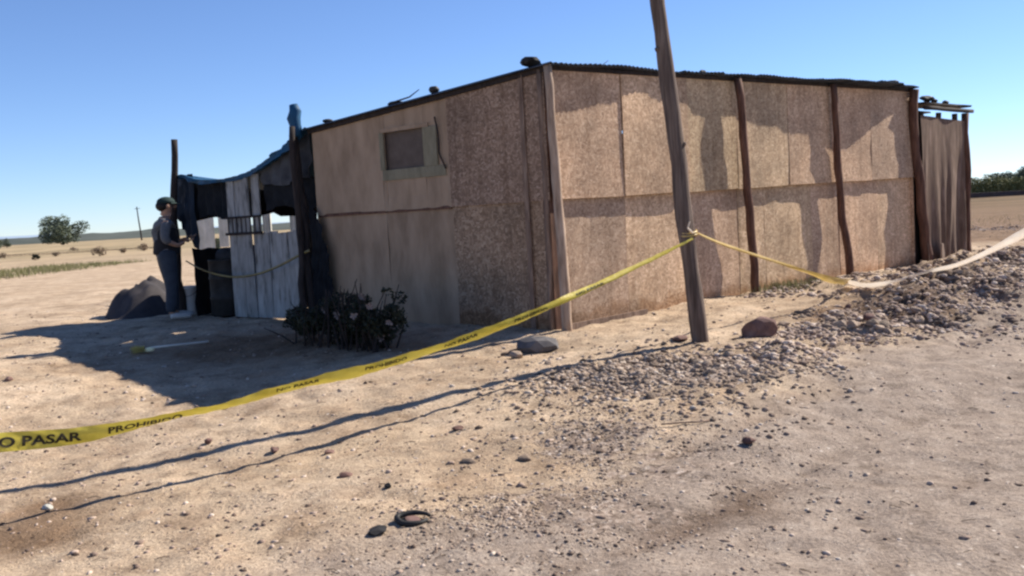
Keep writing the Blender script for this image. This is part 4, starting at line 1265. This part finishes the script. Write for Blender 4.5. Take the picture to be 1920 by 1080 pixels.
# phone held by the person
cz_, sz_ = math.cos(math.radians(28)), math.sin(math.radians(28))
lx, ly = .31, -.03
V, Fc = box_mesh(.012, .16, .11)
hp = (pp[0] + lx * cz_ - ly * sz_, pp[1] + lx * sz_ + ly * cz_, pp[2] + 1.13)
V[:, 1] -= .08
tag(part('clipboard', V, Fc, M_RUBBER, loc=hp, rot=math.radians(28)), 'small dark clipboard held in both hands by the person', 'clipboard')

# ------------------------------------------------------------------ leaning pole
pb = on_ground(1316, 642)
pole_top_px = at_y(1232, -10, pb[1] + .05)
dirp = (pole_top_px - pb); dirp /= dirp[2]
zt = 6.2
pole = root('leaning_pole', pb, 'tall leaning wooden pole planted in the gravel in front of the shack', 'pole')
pts = log_pts(tuple(pb - dirp * .3), tuple(pb + dirp * zt), 26, .012, 21)
v, f = tube(pts, [.083 - .020 * i / 26 + .004 * math.sin(i * 1.3) for i in range(27)], 14, .07, 21)
part('shaft', v, f, M_POLE, pole, True)
def pole_at(z): return pb + dirp * (z - pb[2])
for z, s in ((1.86, 1), (2.75, -1)):
    q = pole_at(z); V, Fc = rock_mesh(.035, int(z * 10), 1, 1.2); part('knot', V + q + np.array([.07 * s, -.03, 0]), Fc, M_POLE, pole, True)

# ------------------------------------------------------------------ barrier tapes
def catmull(P, n=8):
    P = np.array(P, float); out = []
    for i in range(len(P) - 1):
        p0, p1, p2, p3 = P[max(i - 1, 0)], P[i], P[i + 1], P[min(i + 2, len(P) - 1)]
        for k in range(n):
            t_ = k / n
            out.append(.5 * ((2 * p1) + (-p0 + p2) * t_ + (2 * p0 - 5 * p1 + 4 * p2 - p3) * t_ ** 2 + (-p0 + 3 * p1 - 3 * p2 + p3) * t_ ** 3))
    out.append(P[-1]); return np.array(out)

def ribbon(name, ctrl, label, mat, parent=None, seed=1, n=10, text=None, cat='tape'):
    """ctrl rows: x,y,z,width,twist(rad),cup"""
    C_ = catmull(ctrl, n); P = C_[:, :3]
    r = np.random.default_rng(seed)
    T = np.gradient(P, axis=0); T /= np.linalg.norm(T, axis=1)[:, None]
    Z = np.array([0, 0, 1.0])
    S = Z[None] - T * (T @ Z)[:, None]; S /= np.linalg.norm(S, axis=1)[:, None]
    N = np.cross(T, S)
    arc = np.r_[0, np.cumsum(np.linalg.norm(np.diff(P, axis=0), axis=1))]
    tw = C_[:, 4] + .10 * np.sin(arc * 5 + seed)
    A = S * np.cos(tw)[:, None] + N * np.sin(tw)[:, None]
    B = np.cross(T, A)
    nc = 9
    def surf(i_f, c, off=0.0):
        """i_f float index, c across -1..1 (+1 is the top edge)"""
        i_f = np.clip(i_f, 0, len(P) - 1.001); i0 = np.floor(i_f).astype(int); fr = (i_f - i0)[:, None]
        lerp = lambda Q: Q[i0] * (1 - fr) + Q[i0 + 1] * fr
        wdt = lerp(C_[:, 3:4]); cup = lerp(C_[:, 5:6])
        a_ = c[:, None] * (1 - .5 * cup)
        ripple = .10 * np.sin(lerp(arc[:, None]) * 11 + 2 * c[:, None]) + .07 * np.sin(lerp(arc[:, None]) * 27 + 5 * c[:, None] + seed) + .05 * np.sin(lerp(arc[:, None]) * 53 - 3 * c[:, None])
        b_ = (-(c[:, None] ** 2) * cup * .8 + ripple * .5)
        return lerp(P) + lerp(A) * a_ * wdt / 2 + lerp(B) * b_ * wdt / 2 + lerp(B) * off
    I = np.arange(len(P)).astype(float)
    V = []
    for c in np.linspace(-1, 1, nc): V.append(surf(I, np.full(len(P), c)))
    V = np.stack(V, 1).reshape(-1, 3); Fc = []
    for i in range(len(P) - 1):
        for k in range(nc - 1): Fc.append((i * nc + k, (i + 1) * nc + k, (i + 1) * nc + k + 1, i * nc + k + 1))
    t = root(name, P[0], label, cat)
    part('band', V, Fc, mat, t, True)
    if text:
        for (s0, txt, h, sxk) in text:
            cu = bpy.data.curves.new('txt', 'FONT'); cu.body = txt; cu.size = 1.0; cu.offset = .034; cu.resolution_u = 3
            tob = bpy.data.objects.new('txt', cu); COL.objects.link(tob)
            dg = bpy.context.evaluated_depsgraph_get(); dg.update()
            tm = bpy.data.meshes.new_from_object(tob.evaluated_get(dg))
            bm = bmesh.new(); bm.from_mesh(tm); bmesh.ops.triangulate(bm, faces=bm.faces)
            es = [e for e in bm.edges if e.calc_length() > .12]
            bmesh.ops.subdivide_edges(bm, edges=es, cuts=2); bmesh.ops.triangulate(bm, faces=bm.faces)
            TV = np.array([tuple(v_.co) for v_ in bm.verts]); TF = [tuple(v_.index for v_ in f_.verts) for f_ in bm.faces]; bm.free()
            COL.objects.unlink(tob); bpy.data.objects.remove(tob); bpy.data.curves.remove(cu)
            capH = .70
            s = s0 + TV[:, 0] * h / capH * sxk
            c = (TV[:, 1] / capH - .5) * 2 * h / .125 + (.45 if h < .05 else 0)
            i_f = np.interp(s, arc, I)
            for off in (.0035,):
                q = surf(i_f, c, off)
                part('lettering', q, TF, M_INK, t)
                break
    return t, P, arc

# main tape: hangs from the pole to a point beyond the left edge
A0 = np.array([pole_at(1.0)[0] + .03, pole_at(1.0)[1] - .09]); A1 = np.array([-2.62, 6.15])
def tape_pt(px, py):
    d = ray(px, py); dd = A1 - A0
    Mx = np.array([[d[0], -dd[0]], [d[1], -dd[1]]]); s_ = np.linalg.solve(Mx, A0)
    return CAMP + d * s_[0]
spec = [(-330, 858, .12, .1, .1), (-150, 846, .12, .05, .1), (0, 830, .12, .0, .08), (80, 824, .118, .0, .08), (150, 817, .115, .15, .1), (220, 804, .11, .5, .1), (290, 790, .11, .85, .15), (350, 777, .12, 1.15, .2),
        (400, 769, .12, 1.05, .25), (450, 757, .14, .92, .3), (500, 742, .145, .85, .3), (600, 716, .145, .8, .3), (700, 693, .145, .8, .3), (800, 663, .145, .8, .3), (900, 630, .145, .8, .35), (1000, 592, .135, .75, .5),
        (1080, 557, .115, .35, .8), (1150, 525, .10, .5, 1.0), (1220, 491, .075, .7, 1.2), (1265, 468, .055, 1.0, 1.3), (1300, 449, .04, 1.2, 1.3)]
ctrl = [np.r_[tape_pt(a, b), w_, t_, c_] for a, b, w_, t_, c_ in spec]
arc_guess = {}
C_ = catmull(ctrl, 10)[:, :3]; ar = np.r_[0, np.cumsum(np.linalg.norm(np.diff(C_, axis=0), axis=1))]
pxs = [960 + FPX * ((q - CAMP) @ rt) / ((q - CAMP) @ fw) for q in C_]
arc_at = lambda px: float(np.interp(px, pxs, ar))
TXT = []
h_ = .062
TXT.append((arc_at(-36), 'NO PASAR', h_, 1.30))
TXT.append((arc_at(202), 'PROHIBIDO', h_ * .9, 1.12))
s_ = arc_at(196) + 1.15
k = 0
while s_ < arc_at(1180):
    TXT.append((s_, ['NO PASAR', 'PROHIBIDO'][k % 2], h_ * .48, 1.6)); s_ += .70; k += 1
ribbon('barrier_tape', ctrl, 'yellow barrier tape with NO PASAR print running left from the leaning pole', M_TAPE, text=TXT, n=10)

# knot and loose ends on the pole
q = pole_at(1.02)
kn = root('tape_knot', q, 'yellow tape wound and knotted round the leaning pole', 'tape knot')
pts = []
for k in range(40):
    a = k / 39 * 4 * math.pi; pts.append((q[0] + .083 * math.cos(a), q[1] + .083 * math.sin(a), q[2] - .03 + .05 * k / 39 + .015 * math.sin(a)))
v, f = tube(pts, .011, 6, .3, 2); part('winding', v, f, M_TAPEY, kn, True)
v, f = tube([tuple(q + np.array([.03, -.09, .0])), tuple(q + np.array([-.02, -.12, .05])), tuple(q + np.array([.0, -.12, .11]))], [.014, .01, .004], 6, .3, 3); part('loose_end', v, f, M_TAPEW, kn, True)

# right tape: pole to the berm, along it and out of the view
touch = on_ground(1635, 543)
Pk = pole_at(1.02) + np.array([.06, -.07, 0])
def lerp_tape(px, py, f_):
    Y = Pk[1] + (touch[1] - Pk[1]) * f_
    return at_y(px, py, Y)
cr = [np.r_[Pk, .03, 1.0, 1.0], np.r_[lerp_tape(1350, 458, .18), .06, .9, 1.0], np.r_[lerp_tape(1400, 475, .34), .06, .8, .9], np.r_[lerp_tape(1450, 491, .5), .06, .9, .9],
      np.r_[lerp_tape(1510, 511, .68), .08, 1.0, .7], np.r_[lerp_tape(1560, 527, .82), .12, 1.0, .4]]
for (px, py, w_, tw_, lift) in ((1590, 535, .12, .85, .05), (1630, 541, .12, .9, .045), (1680, 533, .08, .8, .05), (1740, 516, .07, .7, .06)):
    g_ = on_ground(px, py + 3); cr.append(np.r_[g_[0], g_[1], g_[2] + lift, w_, tw_, .3])
g0 = cr[-1][:3]
for k, (px, py, w_, tw_) in enumerate(((1800, 496, .08, .8), (1860, 470, .095, .6), (1925, 435, .13, .4), (2000, 395, .12, .4))):
    Y = g0[1] - .35 * (k + 1)
    cr.append(np.r_[at_y(px, py, Y), w_, tw_, .4])
ribbon('barrier_tape', cr[:7], 'pale yellow barrier tape sagging right from the leaning pole to the berm', M_TAPEY, n=8, seed=3)
ribbon('barrier_tape', cr[6:], 'whitish sunlit barrier tape lying along the berm to the right edge', M_TAPEW, n=8, seed=4)
# dim tape across the front of the shelter
sp_ = [(348, 490), (375, 505), (405, 515), (440, 520), (480, 515), (520, 500), (555, 482), (580, 470)]
cc = []
for px, py in sp_:
    d = ray(px, py); O = CN + VN * .22; Mx = np.array([[d[0], -VD[0]], [d[1], -VD[1]]]); s2 = np.linalg.solve(Mx, O)
    cc.append(np.r_[CAMP + d * s2[0], .05, .4, .6])
ribbon('barrier_tape', cc, 'dim barrier tape sagging in the shade across the board fence', tape_mat('shaded_tape', (.20, .16, .06), (.28, .23, .10), .2), n=6, seed=6)  # tape yellow darkened, the shelter's shade is put into its colour

# ------------------------------------------------------------------ loose stones and rubble
M_RUBBLE = speck_mat('dark_grey_stone', [(.3, (.07, .065, .07)), (.7, (.15, .14, .14))], 7)
def single_rock(px, py, size, seed, label, mat=M_ROCK, flatz=.6, name='rock', cat='rock'):
    p = on_ground(px, py)
    V, Fc = rock_mesh(size, seed, 2, flatz)
    z = p[2] - V[:, 2].min() - size * .15
    return tag(part(name, V + np.array([p[0], p[1], z]), Fc, mat), label, cat)
single_rock(1422, 632, .16, 3, 'big reddish brown rock right of the leaning pole foot', M_ROCKR, 1.0)
single_rock(1010, 660, .25, 4, 'flat dark rock lying by the corner of the shack', M_RUBBLE, .6)
single_rock(968, 672, .10, 5, 'small dark rock left of the flat one at the shack corner', M_ROCK, .5)
single_rock(1275, 638, .09, 6, 'brown rock touching the left side of the leaning pole foot', M_ROCKR, .4)
single_rock(88, 955, .045, 7, 'pale rock below the two shadow lines at the bottom left', M_CLOTH, .6)
single_rock(390, 832, .035, 8, 'small dark rock just above the upper shadow line', M_ROCKR, .8)
single_rock(1405, 832, .05, 9, 'dark rock at the edge of the grey road below the gravel', M_ROCKR, .6)
single_rock(1630, 600, .09, 10, 'brown rock on the berm below the lying tape', M_ROCKR, .6)
single_rock(1590, 578, .05, 11, 'small dark rock on the berm between tape and big rock', M_ROCKR, .7)
single_rock(617, 851, .055, 12, 'dark flat rock below the lower shadow line', M_ROCKR, .45)
single_rock(515, 848, .05, 13, 'rock lying right on the lower shadow line', M_ROCKR, .45)
single_rock(648, 893, .055, 14, 'dark rock left of the black scrap pair, larger', M_ROCKR, .5)
single_rock(728, 914, .03, 15, 'very small dark rock above the black scrap', M_RUBBER, .6)
single_rock(16, 713, .06, 16, 'small dark rock alone on the dirt at the left edge', M_ROCKR, .5)
single_rock(985, 860, .07, 17, 'long flat stone above the patch of grey gravel', M_ROCK, .35)
single_rock(880, 865, .07, 18, 'long flat stone left of its twin on the dirt', M_ROCK, .35)
single_rock(860, 805, .05, 19, 'small stone just below the shadow lines in the middle', M_ROCKR, .4)
single_rock(1470, 600 + 12, .06, 20, 'pale stone beside the big reddish rock', M_ROCK, .6)

# curled black scrap of tyre and its flat neighbour
p = on_ground(775, 978)
v = []; fz = []
t = root('tyre_scrap', p, 'curled black scrap of rubber on the dirt at bottom centre', 'scrap')
pts = [(p[0] + .085 * math.cos(a) * (1 + .1 * math.sin(3 * a)), p[1] + .06 * math.sin(a), p[2] + .018 + .012 * math.sin(a)) for a in np.linspace(.4, 6.0, 22)]
v, f = tube(pts, [.010 + .007 * math.sin(math.pi * k / 21) for k in range(22)], 7, .15, 3); part('ring', v, f, M_RUBBER, t, True)
V, Fc = rock_mesh(.07, 5, 2, .16); part('sole', V + p + np.array([0, 0, .012]), Fc, M_ROCKR, t)
single_rock(708, 998, .065, 44, 'flat dark clod left of the curled black scrap', M_RUBBER, .3, 'clod', 'clod')

# sticks
for (a_, b_, r_, lb_) in (((940, 668), (1000, 648), .014, 'pale short stick beside the dark rocks at the shack corner'), ((1480, 640), (1400, 645), .008, 'thin twig near the big reddish rock'),
                          ((1330, 790), (1240, 800), .006, 'thin pale twig on the gravel')):
    a = on_ground(*a_) + np.array([0, 0, r_]); b = on_ground(*b_) + np.array([0, 0, r_ + .01])
    v, f = tube(log_pts(a, b, 5, .02, 2), [r_] * 6, 6, .15); tag(part('stick', v, f, M_WOOD, None, True), lb_, 'stick')

# larger stones of the gravel heap, each its own object
protos = []
for k in range(9):
    V, Fc = rock_mesh(1.0, 300 + k, 1 if k % 2 else 2, .7); protos.append(mesh_of('stone', V, Fc, M_ROCK))
def stones(region, n, smin, smax, label, group, seed):
    r = np.random.default_rng(seed); out = []
    for k in range(n):
        px, py, sx_, sy_ = region[int(r.integers(0, len(region)))]
        p = on_ground(px + r.normal(0, sx_), py + r.normal(0, sy_))
        s = smin + (smax - smin) * r.uniform() ** 2.2
        o = bpy.data.objects.new('stone', protos[int(r.integers(0, 9))]); COL.objects.link(o)
        o.scale = (s, s * r.uniform(.7, 1), s * r.uniform(.6, 1)); o.rotation_euler = (r.uniform(-.4, .4), r.uniform(-.4, .4), r.uniform(0, 6.28))
        o.location = (p[0], p[1], p[2] + s * .05)
        tag(o, label, 'stone', group)
stones([(1200, 690, 60, 20), (1320, 700, 60, 22), (1120, 705, 40, 12), (1250, 730, 80, 12), (1400, 690, 35, 20)], 170, .022, .062,
       'angular grey stone among many in the heap round the leaning pole foot', 'stones of the heap at the pole foot', 61)
stones([(1700, 560, 70, 14), (1820, 515, 50, 14), (1560, 600, 50, 12), (1880, 470, 30, 14), (1620, 600, 60, 16), (1850, 420, 50, 12), (1700, 590, 70, 16)], 200, .03, .10,
       'rough stone among many on the rubble bank right of the leaning pole', 'stones along the berm', 62)

# the countless small gravel
def pebbles(name, cx, n, smin, smax, seed, label, mat=M_ROCK, pw=5):
    r = np.random.default_rng(seed)
    V0, F0 = ICO1; F0 = np.array(F0)
    P = cx(r, n); n = len(P)
    Z = ground_z(P[:, 0], P[:, 1])
    s = smin + (smax - smin) * r.uniform(0, 1, n) ** pw
    V = V0[None] * (1 + r.uniform(-.25, .25, (n, len(V0), 1))) * s[:, None, None] * np.stack([r.uniform(.8, 1.4, n), r.uniform(.6, 1, n), r.uniform(.4, .8, n)], 1)[:, None, :]
    a = r.uniform(0, 6.28, n); ca, sa = np.cos(a)[:, None], np.sin(a)[:, None]
    X = V[:, :, 0] * ca - V[:, :, 1] * sa; Y = V[:, :, 0] * sa + V[:, :, 1] * ca
    V = np.stack([X + P[:, 0:1], Y + P[:, 1:2], V[:, :, 2] + Z[:, None] + s[:, None] * .02], 2).reshape(-1, 3)
    Fc = (F0[None] + (np.arange(n) * len(V0))[:, None, None]).reshape(-1, 3)
    me = bpy.data.meshes.new(name)
    me.vertices.add(len(V)); me.vertices.foreach_set('co', V.ravel())
    me.loops.add(Fc.size); me.loops.foreach_set('vertex_index', Fc.ravel().astype(np.int32))
    me.polygons.add(len(Fc)); me.polygons.foreach_set('loop_start', np.arange(0, Fc.size, 3, dtype=np.int32)); me.polygons.foreach_set('loop_total', np.full(len(Fc), 3, dtype=np.int32))
    me.update(calc_edges=True); me.materials.append(mat)
    o = bpy.data.objects.new(name, me); COL.objects.link(o)
    return stuff(o, label, 'gravel')
def near_spots(spots):
    def f(r, n):
        k = r.integers(0, len(spots), n); S = np.array([(GP[(a, b)][0], GP[(a, b)][1], s) for a, b, s in spots])
        P = S[k, :2] + r.normal(size=(n, 2)) * S[k, 2:3]
        return P[vnoise(P[:, 0] * 2.6, P[:, 1] * 2.6, 17) * .7 + vnoise(P[:, 0] * 7, P[:, 1] * 7, 18) * .4 + r.normal(0, .3, n) > -.15]
    return f
M_PEBD = pebble_mat('dirt_pebble', [(0, (.09, .06, .045)), (.3, (.25, .18, .14)), (.75, (.42, .315, .25)), (1, (.62, .52, .44))])
def berm_spots(r, n):
    u_ = 3.0 + 10.5 * r.uniform(0, 1, n) ** .85; h_ = np.abs(r.uniform(.25, 3.0, n) + r.normal(0, .3, n))
    P = CN[None] + UD[None] * u_[:, None] + UN[None] * h_[:, None]
    keep = vnoise(P[:, 0] * 1.6, P[:, 1] * 1.6, 31) + r.normal(0, .35, n) > .0
    return P[keep & (h_ > .2)]
M_PEB = pebble_mat('pebble', [(0, (.08, .058, .045)), (.3, (.23, .165, .122)), (.6, (.35, .262, .20)), (.85, (.44, .35, .28)), (1, (.60, .51, .42))])
pebbles('gravel', near_spots([(1200, 690, .42), (1330, 690, .38), (1110, 705, .28), (1430, 680, .28), (1250, 720, .75), (1200, 690, .6)]), 12000, .005, .030, 71, 'loose grey gravel heaped round the foot of the leaning pole', M_PEB, 2.6)
pebbles('rubble', berm_spots, 36000, .006, .058, 72, 'loose rubble along the berm on the right', M_PEBD, 3.2)
pebbles('gravel', near_spots([(1120, 830, .35), (1250, 870, .5), (1020, 950, .35), (900, 980, .3), (1150, 960, .5), (1150, 960, 1.0), (900, 980, .8)]), 14000, .003, .015, 73, 'fine grey gravel spread on the edge of the road', M_PEB)
pebbles('rubble', near_spots([(1640, 600, .35), (1740, 580, .45), (1540, 630, .28), (1830, 545, .5), (1450, 655, .25), (1860, 430, 1.1), (1900, 480, .8)]), 17000, .006, .044, 75, 'brown rubble covering the slope of the bank beside the road', M_PEBD, 3)
def wide(r, n):
    Y = 3 + 15 * r.uniform(0, 1, n) ** 1.2; X = (r.uniform(-.62, .62, n)) * Y
    rd = road_d(X, Y); k = (rd < 0) | (r.uniform(0, 1, n) < .35)
    return np.column_stack([X, Y])[k]
pebbles('pebbles', wide, 22000, .003, .024, 74, 'scattered brown pebbles over the dirt and road', M_PEBD, 7)

def litter(r, n):
    Y = 3.5 + 9 * r.uniform(0, 1, n); X = r.uniform(-.55, .5, n) * Y; return X, Y
r = np.random.default_rng(91); X, Y = litter(r, 420); Z = ground_z(X, Y); pl = []
for k in range(420):
    a = r.uniform(0, 6.28); L = r.uniform(.02, .09); q = r.uniform(.0012, .003)
    pl.append(tube([(X[k], Y[k], Z[k] + .004), (X[k] + L * .5 * math.cos(a), Y[k] + L * .5 * math.sin(a), Z[k] + .012), (X[k] + L * math.cos(a + .3), Y[k] + L * math.sin(a + .3), Z[k] + .006)], q, 4))
v, f = join(pl)
stuff(part('twig_litter', v, f, M_DRY), 'tiny dry twigs and straw littered over the dirt in the foreground', 'litter')

for o in bpy.data.objects:
    if o.type == 'MESH' and o.parent is None and 'label' not in o and o.get('kind') is None: print('UNTAGGED', o.name)
